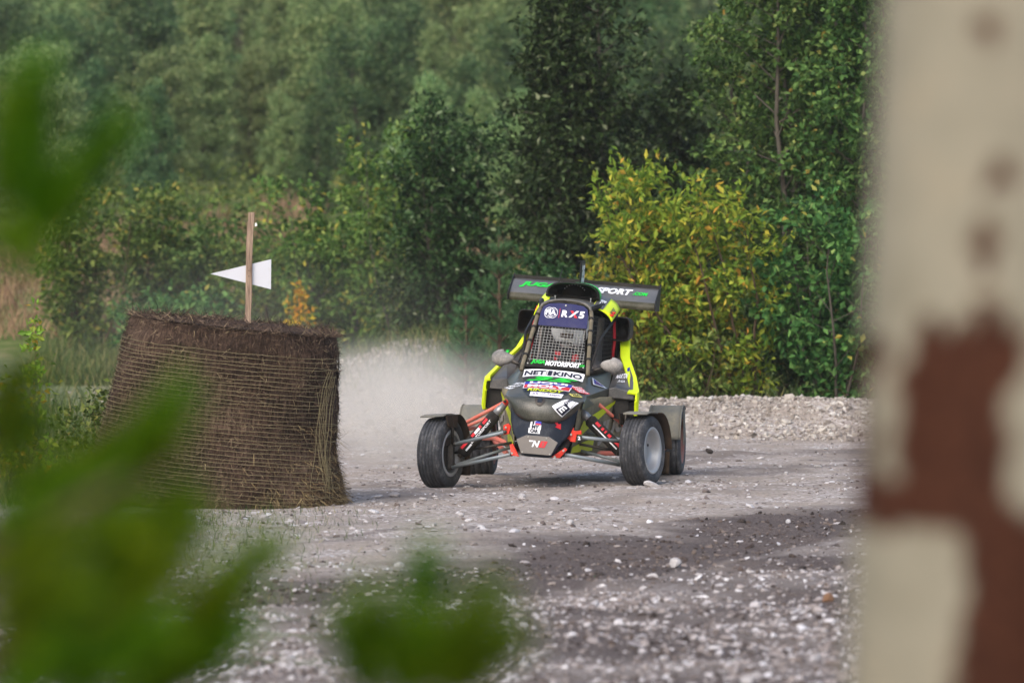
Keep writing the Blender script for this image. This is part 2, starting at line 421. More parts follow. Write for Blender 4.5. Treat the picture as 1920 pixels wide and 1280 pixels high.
def stone_mesh(seed, n=2):
    import bmesh
    bm = bmesh.new(); bmesh.ops.create_icosphere(bm, subdivisions=n, radius=1)
    rr = random.Random(seed); dirs = [Vector((rr.gauss(0, 1), rr.gauss(0, 1), rr.gauss(0, 1))).normalized() for _ in range(9)]
    cut = [rr.uniform(0.55, 0.95) for _ in dirs]
    for v in bm.verts:
        for d, c in zip(dirs, cut):
            e = v.co.dot(d) - c
            if e > 0: v.co -= d * e * 0.85
    me = bpy.data.meshes.new('stone'); bm.to_mesh(me); bm.free(); return me
def solid_stone(name, stops_hex, dark='#6f655f'):
    m, nt, b, _ = newmat(name); oi = nt.nodes.new('ShaderNodeObjectInfo')
    r = ramp(nt, stops_hex, oi.outputs['Random']); n = noise(nt, 3.0, 5, 0.7, coord(nt))
    nt.links.new(mixc(nt, ramp(nt, [(0.45, (0, 0, 0, 1)), (0.8, (0.7, 0.7, 0.7, 1))], n.outputs[0]).outputs[0], r.outputs[0], dark), b.inputs['Base Color'])
    b.inputs['Roughness'].default_value = 0.88; bump(nt, b, n.outputs[0], 0.5, 0.1); return m
big_m = solid_stone('limestone', [(0, '#938b88'), (0.4, '#b1aba9'), (0.8, '#c9c5c4'), (1, '#d8d5d6')])
brown_m = solid_stone('brown_stone', [(0, '#7d5b43'), (1, '#8a674c')], '#4f3a2c'); mud_m = solid_stone('mud', [(0, '#4a3f38'), (1, '#54473e')], '#2f2722')
SM = [stone_mesh(i) for i in range(7)]
for m_ in SM: m_.materials.append(big_m)
def stone(x, y, r, flat, label, group=None, z=None, me=None):
    o = link('stone', me or SM[int(rng.integers(7))]); o.scale = (r, r * rng.uniform(0.65, 0.95), r * flat)
    o.rotation_euler = (rng.normal() * 0.15, rng.normal() * 0.15, rng.uniform(0, 6.28))
    o.location = (x, y, float(H(x, y)) + r * flat * 0.45 if z is None else z)
    return tag(o, label, 'stone', group)
def at_px(u, v):
    """where the ground lies for a point measured on the photograph"""
    p = R(1.155); a = (u - 960) / 10666.7; b = (640 - v) / 10666.7
    dy, dz = math.cos(p) + b * math.sin(p), -math.sin(p) + b * math.cos(p); t = -1.7 / dz; return a * t, dy * t
for u, v, w, fl, lab in ((740, 930, 34, .35, 'flat pale stone left of the near front wheel'), (792, 935, 26, .4, 'small flat pale stone right under the left front tyre'),
        (1222, 920, 36, .4, 'white flat stone just in front of the right front tyre'), (1107, 953, 40, .3, 'wide flat pale slab in the track below the buggy nose'),
        (978, 930, 26, .45, 'rounded pale stone below the middle of the buggy'), (902, 988, 18, .5, 'bluish grey pebble on the light stony band'),
        (387, 982, 24, .6, 'dark grey angular stone at the left foot of the bale'), (495, 974, 24, .6, 'white stone at the foot of the bale'),
        (705, 928, 28, .35, 'thin grey stone beside the straw at the bale foot'), (1478, 975, 12, .9, 'small pale stone alone at the far end of the dark band'),
        (1265, 1058, 34, .75, 'largest white stone on the edge of the dark soil'), (538, 1237, 34, .6, 'white stone low in the left between the green shoots'),
        (563, 1220, 18, .7, 'small white stone beside a bigger one low in the left'), (700, 958, 30, .3, 'long flat stone on the light ground right of the bale'),
        (1400, 1285, 30, .7, 'pale stone at the bottom edge of the photo'), (985, 1250, 26, .6, 'pale rounded stone at the lower edge right of the green shoot')):
    x, y = at_px(u, v); stone(x, y, w * y / 10666.7 / 2, fl, lab)
x, y = at_px(1551, 1122); stone(x, y, 0.034, 0.85, 'brown stone lying alone on the white gravel', me=None); bpy.context.view_layer.update()
bs = stone_mesh(33); bs.materials.append(brown_m); [o for o in C.objects if o.get('label', '').startswith('brown stone')][0].data = bs
cl = stone_mesh(41); cl.materials.append(mud_m)
x, y = (1330 - 960) / 10666.7 * 40, 40.0
o = stone(x, y, 0.033, 0.6, 'dark clod of mud flying through the air behind the right wheels', z=1.7 - (845 - 425) / 10666.7 * 40, me=cl); o.name = 'mud_clod'; o['category'] = 'clod'
o.rotation_euler = (0.2, 0.5, 0.3)
for i in range(120):
    y = 21.3 + 23 * rng.uniform(0, 1) ** 0.8; x = rng.uniform(-1, 1) * 0.092 * y
    if -2.6 < x < -0.9 and 34.2 < y < 36.8: continue
    if rng.uniform() > (1 - 0.95 * float(darkness(x, y))): continue
    stone(x, y, rng.uniform(0.014, 0.030), rng.uniform(0.35, 0.8), 'fist-sized pale limestone piece lying loose on the gravel track', 'larger stones lying on the track')

# ------------------------------------------------------------------ the bale at the inside of the bend
BX, BY, BR, BH = -1.83, 35.30, 0.648, 1.12
bale = empty('round_bale', (BX, BY, float(H(BX, BY)) - 0.012))
bale.rotation_euler = (R(1.6), R(5.8), 0)
tag(bale, 'dark brown round bale standing on end, wound with yellowish twine', 'bale')
def bale_r(a, z):
    """radius of the bale at angle a (0 = picture right, -90 deg = towards the camera) and height z"""
    h = z / BH
    r = BR * (1.035 - 0.045 * h) + 0.012 * math.sin(3 * a + 4 * h) + 0.01 * math.sin(7 * a - 9 * h + 1)
    r += 0.008 * max(0, math.cos(a)) * math.sin(h * 14) + 0.03 * max(0, math.cos(a)) * (1 - h) + 0.07 * max(0, math.cos(a)) ** 2 * (1 - h) ** 3 + 0.015 * math.sin(h * 9) * max(0, math.cos(a))
    r += 0.155 * max(0, -math.cos(a)) ** 1.5 * (1 - h) ** 0.9
    return r - 0.02 * max(0, (h - 0.9) / 0.1)
def bp(a, z, e=0.0):
    r = bale_r(a, z) + e; return Vector((r * math.cos(a), r * math.sin(a), z))
def hay_mat(name, stops, sc=(60, 60, 14)):
    m, nt, b, _ = newmat(name); co = coord(nt)
    mp = nt.nodes.new('ShaderNodeMapping'); mp.inputs['Scale'].default_value = sc; nt.links.new(co, mp.inputs[0])
    n = noise(nt, 1.0, 6, 0.75, mp.outputs[0]); n2 = noise(nt, 2.6, 3, 0.6, co)
    s = math_(nt, 'ADD', math_(nt, 'MULTIPLY', n.outputs[0], 0.62), math_(nt, 'MULTIPLY', n2.outputs[0], 0.38))
    nt.links.new(ramp(nt, stops, s).outputs[0], b.inputs['Base Color']); b.inputs['Roughness'].default_value = 0.95; b.inputs['Specular IOR Level'].default_value = 0.1
    bump(nt, b, n.outputs[0], 1.0, 0.03); return m
hay = hay_mat('weathered_hay', [(0.33, '#1c1613'), (0.44, '#3a2e27'), (0.55, '#5c4a3e'), (0.68, '#86725f')])
def bsurf(u, v):
    a = 2 * math.pi * u; z = 0.0 + BH * v
    n1 = float(vnoise(a * 6, z * 14, 1.0, 51)) * 0.012 + float(vnoise(a * 22, z * 30, 1.0, 52)) * 0.006
    return bp(a, z, n1)
mb = MB(); mb.grid(bsurf, 150, 64); mb.build('hay_side', hay, bale, smooth=True)
def btop(u, v):
    a = 2 * math.pi * u; r = bale_r(a, BH) * (1 - v)
    return Vector((r * math.cos(a), r * math.sin(a), BH + 0.012 * math.sin(5 * r + a) + 0.02 * float(vnoise(r * 20 * math.cos(a), r * 20 * math.sin(a), 1.0, 53)) * (v > 0)))
mb = MB(); mb.grid(btop, 90, 10); mb.build('hay_top', hay, bale, smooth=True)
def blades(P, D, L, W):
    """thin crooked straws: base points, directions, lengths, widths"""
    n = len(P); D = D / np.linalg.norm(D, axis=1)[:, None]
    S = np.cross(D, rng.normal(size=(n, 3))); S /= np.linalg.norm(S, axis=1)[:, None] + 1e-9
    mid = P + D * L[:, None] * 0.5 + rng.normal(size=(n, 3)) * L[:, None] * 0.08
    end = P + D * L[:, None] + rng.normal(size=(n, 3)) * L[:, None] * 0.14
    w = S * W[:, None] * 0.5
    V = np.stack([P - w, P + w, mid + w * 0.9, mid - w * 0.9, end + w * 0.3, end - w * 0.3], 1).reshape(-1, 3)
    b = 6 * np.arange(n)[:, None]
    return V, np.concatenate([b + np.array([[0, 1, 2, 3]]), b + np.array([[3, 2, 4, 5]])])
def straw_mat(name, stops):
    m, nt, b, _ = newmat(name); g = nt.nodes.new('ShaderNodeNewGeometry')
    nt.links.new(ramp(nt, stops, g.outputs['Random Per Island']).outputs[0], b.inputs['Base Color']); b.inputs['Roughness'].default_value = 0.8; b.inputs['Specular IOR Level'].default_value = 0.2
    return m
straw_m = straw_mat('dry_straw', [(0, '#1e1713'), (0.4, '#3d3028'), (0.75, '#5f4d40'), (0.94, '#84705c'), (1, '#a3936f')])
n = 12000
a = rng.uniform(math.pi * 0.92, math.pi * 2.08, n); z = rng.uniform(0.0, BH, n)
P = np.array([bp(p, q, 0.004) for p, q in zip(a, z)])
O = np.stack([np.cos(a), np.sin(a), 0 * a], -1); T = np.stack([-np.sin(a), np.cos(a), 0 * a], -1)
D = O * rng.uniform(0.02, 0.28, (n, 1)) + T * rng.normal(size=(n, 1)) * 0.55 + np.array([0, 0, -1.0]) * rng.uniform(-0.35, 1, (n, 1))
V1, F1 = blades(P, D, rng.uniform(0.02, 0.06, n), rng.uniform(0.0015, 0.0035, n))
n = 2600; a = rng.uniform(0, 6.283, n); r = np.where(rng.uniform(0, 1, n) < 0.75, 0.99, np.sqrt(rng.uniform(0, 1, n)))
P = np.array([[bale_r(p, BH) * q * math.cos(p), bale_r(p, BH) * q * math.sin(p), BH + 0.0] for p, q in zip(a, r)])
V2, F2 = blades(P, np.stack([rng.normal(size=n), rng.normal(size=n), np.abs(rng.normal(size=n)) * 0.42 + 0.05], -1), rng.uniform(0.03, 0.11, n), rng.uniform(0.002, 0.004, n))
o = npmesh('straw', np.concatenate([V1, V2]), np.concatenate([F1, F2 + len(V1)]), straw_m, bale); o['kind'] = 'stuff'
n = 3800; a = rng.normal(-0.2, 0.45, n); hh = rng.exponential(0.14, n).clip(0, 0.6)
P = np.array([bp(p, q, 0.0) for p, q in zip(a, hh)]); P[:, 0] += rng.exponential(0.095, n) * (hh < 0.12)
P[:, 2] -= 0.09 * np.maximum(0, np.cos(a)) * 0.4
V, Fc = blades(P, np.stack([np.cos(a) + 0.4 * rng.normal(size=n), np.sin(a) + 0.5 * rng.normal(size=n), rng.normal(size=n) * 0.5 - 0.9], -1), rng.uniform(0.03, 0.10, n), rng.uniform(0.002, 0.004, n))
o = npmesh('loose_straw', V, Fc, straw_mat('pale_straw', [(0, '#3a2e22'), (0.4, '#66533d'), (0.8, '#8d7a58'), (1, '#a8966c')]), bale); o['kind'] = 'stuff'
twine_m = dirty('twine', '#8f8464', 0.8, 0, 0.75, 5, dustcol=lin('#4e4232'))
zs = 0.985
k = 0
while zs > 0.05:
    pts = []; a0, a1 = math.pi * 0.9, math.pi * (1.9 + 0.04 * math.sin(k * 1.7))
    for i in range(57):
        a = a0 + (a1 - a0) * i / 56; t = i / 56
        w = 0.0016 * math.sin(a * 9 + k) + 0.0014 * math.sin(a * 23 + 2.3 * k) + (0.02 * math.sin(k * 2.9) * max(0, (t - 0.82) / 0.18) ** 2)
        pts.append(bp(a, zs + w, 0.017 + 0.012 * max(0, (t - 0.85) / 0.15) * abs(math.sin(k * 1.3))))
    mb = MB(); mb.tube(pts, 0.0016, 4, False); mb.build('twine', twine_m, bale, smooth=True)
    zs -= 0.026 + 0.007 * math.sin(k * 2.1) * math.sin(k * 0.7); k += 1
for i in range(13):                                                   # the knot of slack twine hanging down the bale's side
    rr = random.Random(100 + i); a = -0.52 + rr.gauss(0, 0.07); z0 = rr.uniform(0.55, 0.93); z1 = rr.uniform(0.02, 0.25); pts = []; ph = rr.uniform(0, 6)
    for j in range(13):
        t = j / 12; z = z0 + (z1 - z0) * t
        pts.append(bp(a + 0.05 * math.sin(t * 5 + ph) + 0.025 * math.sin(t * 13 + ph) * (1 - t), z, 0.03 + 0.02 * math.sin(t * 3.1 + ph * 0.3)))
    mb = MB(); mb.tube(pts, 0.0016, 4, False); mb.build('slack_twine', twine_m, bale, smooth=True)

# ------------------------------------------------------------------ arrow sign stuck in the bale
sg = empty('arrow_sign', (-1.655, 35.6, 0.95))
tag(sg, 'white triangular arrow board on a wooden stake stuck in the bale', 'sign')
def wood_mat(name, a, b_):
    m, nt, b, _ = newmat(name); co = coord(nt); mp = nt.nodes.new('ShaderNodeMapping'); mp.inputs['Scale'].default_value = (90, 90, 5); nt.links.new(co, mp.inputs[0])
    n = noise(nt, 1, 5, 0.7, mp.outputs[0]); nt.links.new(ramp(nt, [(0.35, a), (0.65, b_)], n.outputs[0]).outputs[0], b.inputs['Base Color']); b.inputs['Roughness'].default_value = 0.8; bump(nt, b, n.outputs[0], 0.4, 0.004); return m
mb = MB()
for i in range(9):
    pass
def stake_pt(t): return Vector((-0.012 + 0.040 * t + 0.006 * math.sin(t * 6), 0, 0.84 * t))
vs = []; fs = []
for i in range(10):
    p = stake_pt(i / 9); hw = 0.0195 + 0.001 * math.sin(i * 2.1)
    vs += [p + Vector((-hw, -0.012, 0)), p + Vector((hw, -0.012, 0)), p + Vector((hw, 0.012, 0)), p + Vector((-hw, 0.012, 0))]
for i in range(9):
    for k in range(4): fs.append((i * 4 + k, i * 4 + (k + 1) % 4, i * 4 + 4 + (k + 1) % 4, i * 4 + 4 + k))
fs += [(3, 2, 1, 0), (36, 37, 38, 39)]
mb.add(vs, fs); mb.build('stake', wood_mat('weathered_wood', '#5f4a3c', '#a58d78'), sg, bevel=0.002)
mb = MB(); mb.plate([(-0.233, 0.014, 0.455), (0.146, 0.014, 0.358), (0.148, 0.014, 0.546)], (0, -1, 0), 0.006)
mb.build('board', dirty('white_board', '#c6c8d0', 0.6, 0, 0.3, 9, lo=.5, hi=.8), sg, bevel=0.001)
for q in (0.44, 0.475):
    mb = MB(); mb.lathe([(0, -.004), (.0035, -.003), (.0035, .004)], 8, Matrix.Translation(stake_pt(q / .84) + Vector((0, -.013, 0))), 'y'); mb.build('nail', dirty('rusty_nail', '#4a3a30', .6, .4, .2), sg)
mb = MB(); mb.plate([(0.047, -0.004, 0.75), (0.062, -0.004, 0.757), (0.056, -0.004, 0.775), (0.047, -0.004, 0.772)], (0, -1, 0), 0.003)
mb.build('paper_scrap', dirty('paper', '#e6e6e4', 0.8, 0, 0.05), sg)

# ------------------------------------------------------------------ flaking post close to the camera
post = empty('painted_post', (0.525, 6.0, 0))
tag(post, 'tall cream painted post with rust-brown flaked patches, out of focus close by', 'post')
nu, nv, pr, ph = 140, 260, 0.148, 2.5
U, Vv = np.meshgrid(np.linspace(0, 2 * np.pi, nu, endpoint=False), np.linspace(0, ph, nv))
px_, py_ = np.cos(U) * pr, np.sin(U) * pr
flake = lambda sc, sd: 0.016 * vnoise(U * pr, Vv, 0.06, sd) + 0.009 * vnoise(U * pr, Vv, 0.025, sd + 7) + 0.006 * vnoise(U * pr, Vv, 0.015, sd + 1)
def blob(x0, z0, rx, rz):
    fx = px_ + flake(0, 61) * 0.7; fz = Vv + flake(0, 63); return ((fx - x0) / rx) ** 2 + ((fz - z0) / rz) ** 2 < 1
front = py_ < 0.02
def rect(x0, x1, z0, z1):
    fx = px_ + flake(0, 65) * 0.8; fz = Vv + flake(0, 67); return (fx > x0) & (fx < x1) & (fz > z0) & (fz < z1)
rust = rect(-0.106, 0.008, 1.377, 1.60) | rect(-0.2, 0.003, 1.377, 1.435) | rect(-0.2, -0.127, 1.377, 1.58) | rect(-0.05, 0.05, 0.6, 1.41) | rect(-0.042, -0.012, 1.58, 1.628) | blob(-0.025, 1.755, 0.017, 0.017) | blob(-0.053, 1.905, 0.018, 0.014) | blob(-0.035, 1.665, 0.01, 0.03) | rect(-0.2, 0.2, 0.1, 0.6)
rust = (rust & front) | ((~front) & (vnoise(U * pr * 3, Vv, 0.12, 69) > 0.25))
rr_ = np.where(rust, pr - 0.0012, pr)
V = np.stack([np.cos(U) * rr_, np.sin(U) * rr_, Vv], -1).reshape(-1, 3)
I = np.arange(nu * nv).reshape(nv, nu); J = np.roll(I, -1, 1)
Fq = np.stack([I[:-1], J[:-1], J[1:], I[1:]], -1).reshape(-1, 4)
pm, nt, b, _ = newmat('flaking_paint')
at = nt.nodes.new('ShaderNodeAttribute'); at.attribute_name = 'rust'; co = coord(nt)
n = noise(nt, 14, 5, 0.6, co); n2 = noise(nt, 60, 4, 0.7, co)
paint = ramp(nt, [(0.3, '#7a7464'), (0.55, '#868070'), (0.75, '#8c816d')], n.outputs[0]); rst = ramp(nt, [(0.3, (.023, .009, .005, 1)), (0.55, (.050, .018, .010, 1)), (0.75, (.10, .038, .018, 1))], n2.outputs[0])
nt.links.new(mixc(nt, at.outputs['Fac'], paint.outputs[0], rst.outputs[0]), b.inputs['Base Color']); b.inputs['Roughness'].default_value = 0.7; b.inputs['Specular IOR Level'].default_value = 0.08; bump(nt, b, n2.outputs[0], 0.3, 0.002)
o = npmesh('shaft', V, Fq, pm, post, smooth=True)
ra = o.data.attributes.new('rust', 'FLOAT', 'POINT'); ra.data.foreach_set('value', rust.ravel().astype(np.float32))
mb = MB(); mb.lathe([(0.0, 2.515), (0.12, 2.51), (0.15, 2.5), (0.15, 2.485)], 40, axis='z'); mb.build('top_cap', dirty('cap_paint', '#939084', 0.6, 0, 0.3), post, smooth=True)
post.rotation_euler = (0, R(3.1), 0); post.location.x = 0.434

# ------------------------------------------------------------------ the racing buggy
CX, CY, YAW, ROLL, RC, OFF = 0.19, 37.2, R(-7.5), R(4.5), 0.3, 0.025
car = empty('race_buggy', (CX, CY, float(H(CX, CY, False)) + 0.004), YAW)
tag(car, 'mud-spattered black and yellow-green racing buggy sliding through the gravel bend', 'buggy')
_cr, _sr = math.cos(ROLL), math.sin(ROLL)
def B(x, y, z):
    """a point of the leaning bodywork -> car space"""
    x += OFF; z -= RC
    return Vector((x * _cr + z * _sr, y, -x * _sr + z * _cr + RC))
def nrm3(a, b, c): return (Vector(b) - Vector(a)).cross(Vector(c) - Vector(a)).normalized()

def carbon_mat(name, c0='#23271f', c1='#3a4038', dust=0.4):
    m, nt, b, _ = newmat(name); co = coord(nt)
    w1 = nt.nodes.new('ShaderNodeTexWave'); w1.inputs['Scale'].default_value = 95; w1.bands_direction = 'X'; nt.links.new(co, w1.inputs[0])
    w2 = nt.nodes.new('ShaderNodeTexWave'); w2.inputs['Scale'].default_value = 95; w2.bands_direction = 'Z'; nt.links.new(co, w2.inputs[0])
    base = mixc(nt, math_(nt, 'MULTIPLY', w1.outputs['Fac'], w2.outputs['Fac']), c0, c1)
    n = noise(nt, 6, 7, 0.68, co); n2 = noise(nt, 130, 2, 0.6, co)
    s = math_(nt, 'ADD', math_(nt, 'MULTIPLY', n.outputs[0], 0.65), math_(nt, 'MULTIPLY', n2.outputs[0], 0.35))
    f = ramp(nt, [(0.44, (0.12, 0.12, 0.12, 1)), (0.62, (0.55, 0.55, 0.55, 1)), (0.75, (1, 1, 1, 1))], s)
    fac = math_(nt, 'MULTIPLY', f.outputs[0], dust)
    nt.links.new(mixc(nt, fac, base, DUST), b.inputs['Base Color'])
    nt.links.new(math_(nt, 'ADD', math_(nt, 'MULTIPLY', fac, 0.6), 0.38), b.inputs['Roughness'])
    b.inputs['Coat Weight'].default_value = 0.15; b.inputs['Coat Roughness'].default_value = 0.18
    return m
M_carbon = carbon_mat('carbon_weave', '#23271f', '#3a4037', .46); M_pod = carbon_mat('carbon_pod', '#35373a', '#474a4c', 0.5); M_roof = carbon_mat('carbon_roof', '#3a3a34', '#4d4c46', 0.6)
M_navy = dirty('navy_cover', '#121b2a', 0.6, 0, 0.34, 9, lo=.5, hi=.72, dustcol=lin('#6e6f70')); M_plate = dirty('grey_plate', '#6b6764', 0.5, 0.3, 0.3, 12)
M_red = dirty('orange_red_steel', '#e0301a', 0.4, 0, 0.16, 16); M_yel = dirty('fluorescent_yellow', '#d3e80c', 0.4, 0, 0.1, 8)
M_black = dirty('black_plastic', '#0b0b0c', 0.5, 0, 0.08, 8); M_dark = dirty('dark_interior', '#08090b', 0.8, 0, 0.06, 6)
M_tube = dirty('grey_steel_tube', '#79848a', 0.4, 0.3, 0.35, 14); M_pink = dirty('dusty_red_tube', '#d8604a', 0.5, 0, 0.5, 10, lo=0.4, hi=0.7)
M_tan = dirty('tan_tape', '#5d5644', 0.85, 0, 0.4, 20); M_white = dirty('white_vinyl', '#e9e9ec', 0.4, 0, 0.1, 20); M_green = dirty('green_vinyl', '#0fc63a', 0.4, 0, 0.08, 20)
M_blue = dirty('blue_vinyl', '#1d2f9c', 0.4, 0, 0.06, 20); M_rvin = dirty('red_vinyl', '#cc1f2e', 0.4, 0, 0.1, 20); M_ink = dirty('navy_ink', '#10162c', 0.45, 0, 0.06, 20)
M_banner = dirty('banner_blue', '#1e2250', 0.5, 0, 0.1, 10); M_yvin = dirty('yellow_vinyl', '#c5cf12', 0.45, 0, 0.12, 20); M_pale = dirty('pale_yellow_vinyl', '#d9cf6e', 0.5, 0, 0.1, 20)
M_lilac = dirty('lilac_ink', '#6b4a78', 0.5, 0, 0.06, 20); M_flank = dirty('dusty_flank', '#4c4a40', 0.7, 0, 0.8, 5, lo=0.3, hi=0.6, dustcol=lin('#91876f'))
M_gletter = dirty('dusty_grey_lettering', '#99938b', 0.7, 0, 0.4, 12); M_alu = dirty('dusty_silver', '#8e9092', 0.35, 0.6, 0.4, 10); M_steel = dirty('bright_bolt', '#b0b0ae', 0.3, 0.9, 0.2, 20)
M_mud = dirty('brown_rubber_flap', '#2c221a', 0.9, 0, 0.35, 12, dustcol=lin('#5d4c3b')); M_fend = dirty('dusty_fender', '#4f555a', 0.6, 0, 0.75, 7, lo=0.35, hi=0.62, dustcol=lin('#857f70'))
M_grey = dirty('grey_seat_shell', '#6d6560', 0.7, 0, 0.4, 10); M_silver = dirty('silver_rim', '#a5a8ab', 0.4, 0.35, 0.35, 12); M_wire = dirty('steel_wire', '#c4c1ba', 0.45, 0.3, 0.15, 20)
M_rust = dirty('dusty_red_rim', '#8a5148', 0.6, 0.1, 0.55, 9); M_sleeve = dirty('black_fabric_sleeve', '#0c0c0e', 0.9, 0, 0.14, 26); M_disc = dirty('cast_iron', '#2b2a2a', 0.5, 0.6, 0.25, 12)

def tyre_mat():
    m, nt, b, _ = newmat('dusty_tyre'); co = coord(nt)
    n = noise(nt, 16, 6, 0.7, co); n2 = noise(nt, 70, 3, 0.6, co)
    mp = nt.nodes.new('ShaderNodeMapping'); mp.inputs['Scale'].default_value = (30, 7, 7); nt.links.new(co, mp.inputs[0]); n3 = noise(nt, 1, 4, 0.6, mp.outputs[0])
    s = math_(nt, 'ADD', math_(nt, 'MULTIPLY', n.outputs[0], 0.35), math_(nt, 'ADD', math_(nt, 'MULTIPLY', n2.outputs[0], 0.25), math_(nt, 'MULTIPLY', n3.outputs[0], 0.4)))
    nt.links.new(ramp(nt, [(0.4, '#1c1d20'), (0.52, '#36373b'), (0.66, '#6a6865')], s).outputs[0], b.inputs['Base Color'])
    b.inputs['Roughness'].default_value = 0.75; bump(nt, b, n2.outputs[0], 0.2, 0.003); return m
M_tyre = tyre_mat()

# ---- bonnet: a moulded shell described by x (across) and t (0 = lip, 1 = foot of the screen)
HP = np.array([(-.350, .43), (-.360, .47), (-.357, .51), (-.343, .548), (-.310, .577), (-.24, .606), (-.14, .637), (-.03, .666), (.08, .690), (.16, .710), (.22, .735), (.25, .757)])
_hl = np.concatenate([[0], np.cumsum(np.hypot(*np.diff(HP, axis=0).T))]); _hl /= _hl[-1]
def hoodw(t): return float(np.interp(t, [0, .1, .25, .45, .7, 1], [.232, .25, .262, .262, .245, .222]))
def hood(x, t, off=0.0):
    def S(x, t):
        t = min(max(t, 0), 1); w = hoodw(t); s = max(-1.0, min(1.0, x / w))
        y = float(np.interp(t, _hl, HP[:, 0])); z = float(np.interp(t, _hl, HP[:, 1])); k = max(0, 1 - t / .28)
        return Vector((x, y + .17 * abs(s) ** 2.6 * max(0, 1 - t * 1.5), z + .105 * abs(s) ** 3.4 * k - .040 * abs(s) ** 3 * math.sin(math.pi * min(1, max(0, t - .08) / 1.05)) ))
    p = S(x, t)
    if off:
        n = (S(x + .01, t) - S(x - .01, t)).cross(S(x, t + .02) - S(x, t - .02)).normalized()
        if n.z < 0 and n.y > 0: n = -n
        p = p + n * off
    return B(*p)
mb = MB(); mb.grid(lambda u, v: hood((2 * u - 1) * hoodw(v), v), 28, 30); mb.build('bonnet', M_carbon, car, smooth=True, solid=0.006)
# ---- navy nose cover below the bonnet, and the bash plate
def nosew(z): return float(np.interp(z, [.20, .225, .31, .345, .42, .56], [.10, .105, .150, .185, .208, .226]))
def nose(x, z, off=0.0):
    s = x / .226
    yc = float(np.interp(z, [.2, .34, .50, .56], [-.385, -.372, -.335, -.31]))
    return B(x, yc + .18 * s * s - off, z)
mb = MB(); mb.grid(lambda u, v: nose((2 * u - 1) * nosew(.205 + .345 * v), .205 + .345 * v), 20, 16); mb.build('nose_cover', M_navy, car, smooth=True, solid=0.008)
hexp = [(-.136, .311), (-.074, .343), (.074, .343), (.136, .311), (.098, .224), (-.098, .224)]
def bash(x, z, off=0.0): return B(x, -.405 - .12 * (.343 - z) - off, z)
mb = MB(); mb.plate([bash(x, z) for x, z in hexp], bash(0, .3, 1) - bash(0, .3), 0.014)
pl = mb.build('bash_plate', M_plate, car, bevel=0.003)
lettering('N', bash, -.006, .292, .052, .042, M_white, pl, .05, .3); poly2([(-.052, .313), (-.020, .313), (-.030, .303), (-.050, .303)], bash, M_white, pl, 'logo')
poly2([(.028, .313), (.07, .313), (.052, .271), (.012, .271)], bash, M_rvin, pl, 'logo', .003); lettering('II', bash, .041, .292, .016, .03, M_plate, pl, 0, .3, off=.005)
for bx, bz in ((-.06, .333), (.06, .333), (-.09, .232), (.09, .232)):
    mb = MB(); mb.lathe([(0, -.004), (.005, -.004), (.006, 0), (.006, .006)], 10, Matrix.Translation(bash(bx, bz)), 'y'); mb.build('bolt', M_steel, pl)
# ---- belly and flanks
def flank_x(y): return float(np.interp(y, [-.3, -.1, .1, .35, .7, 1.0, 1.3, 1.6], [.15, .205, .25, .325, .425, .455, .44, .38]))
def flank(sd):
    def f(y, z, off=0.0):
        zt = float(np.interp(y, [-.3, -.1, .1, .3, 1.6], [.45, .52, .58, .60, .60])); k = (z - .21) / (zt - .21)
        return B(sd * (flank_x(y) * (.86 + .14 * k) + off), y, z)
    return f
FR_, FL_ = flank(1), flank(-1)
for f in (FR_, FL_):
    mb = MB(); mb.grid(lambda u, v: f(-.06 + 1.66 * u, .215 + v * (float(np.interp(-.06 + 1.66 * u, [-.3, -.1, .1, .3, 1.6], [.45, .52, .58, .60, .60])) - .215)), 24, 8)
    fl = mb.build('flank', M_flank, car, smooth=True, solid=0.006)
    patch([(-.05, .30), (.42, .50), (.62, .60), (.05, .44)], f, M_yvin, fl, 'stripe', .010, 14); patch([(.62, .50), (.75, .55), (.80, .62), (.64, .585)], f, M_yvin, fl, 'stripe', .010, 4)
    patch([(-.10, .235), (.30, .245), (.30, .33), (-.08, .275)], f, M_yvin, fl, 'stripe', .010, 6)
    s_ = 1 if f is FR_ else -1
    lettering('JUGA', f, .66, .40, s_ * .62, .16, M_gletter, fl, .05, .1, rot=s_ * .16, off=.013)
mb = MB(); mb.grid(lambda u, v: B((2 * v - 1) * max(.10, flank_x(-.36 + 1.96 * u) * .86 - .004), -.36 + 1.96 * u, .208), 16, 4); mb.build('undertray', M_plate, car, solid=0.004)
mb = MB(); mb.plate([B(-.34, 1.25, .22), B(.34, 1.25, .22), B(.33, 1.25, .95), B(.25, 1.25, 1.16), B(-.25, 1.25, 1.16), B(-.33, 1.25, .95)], (0, -1, 0), .01); mb.build('firewall', M_dark, car)
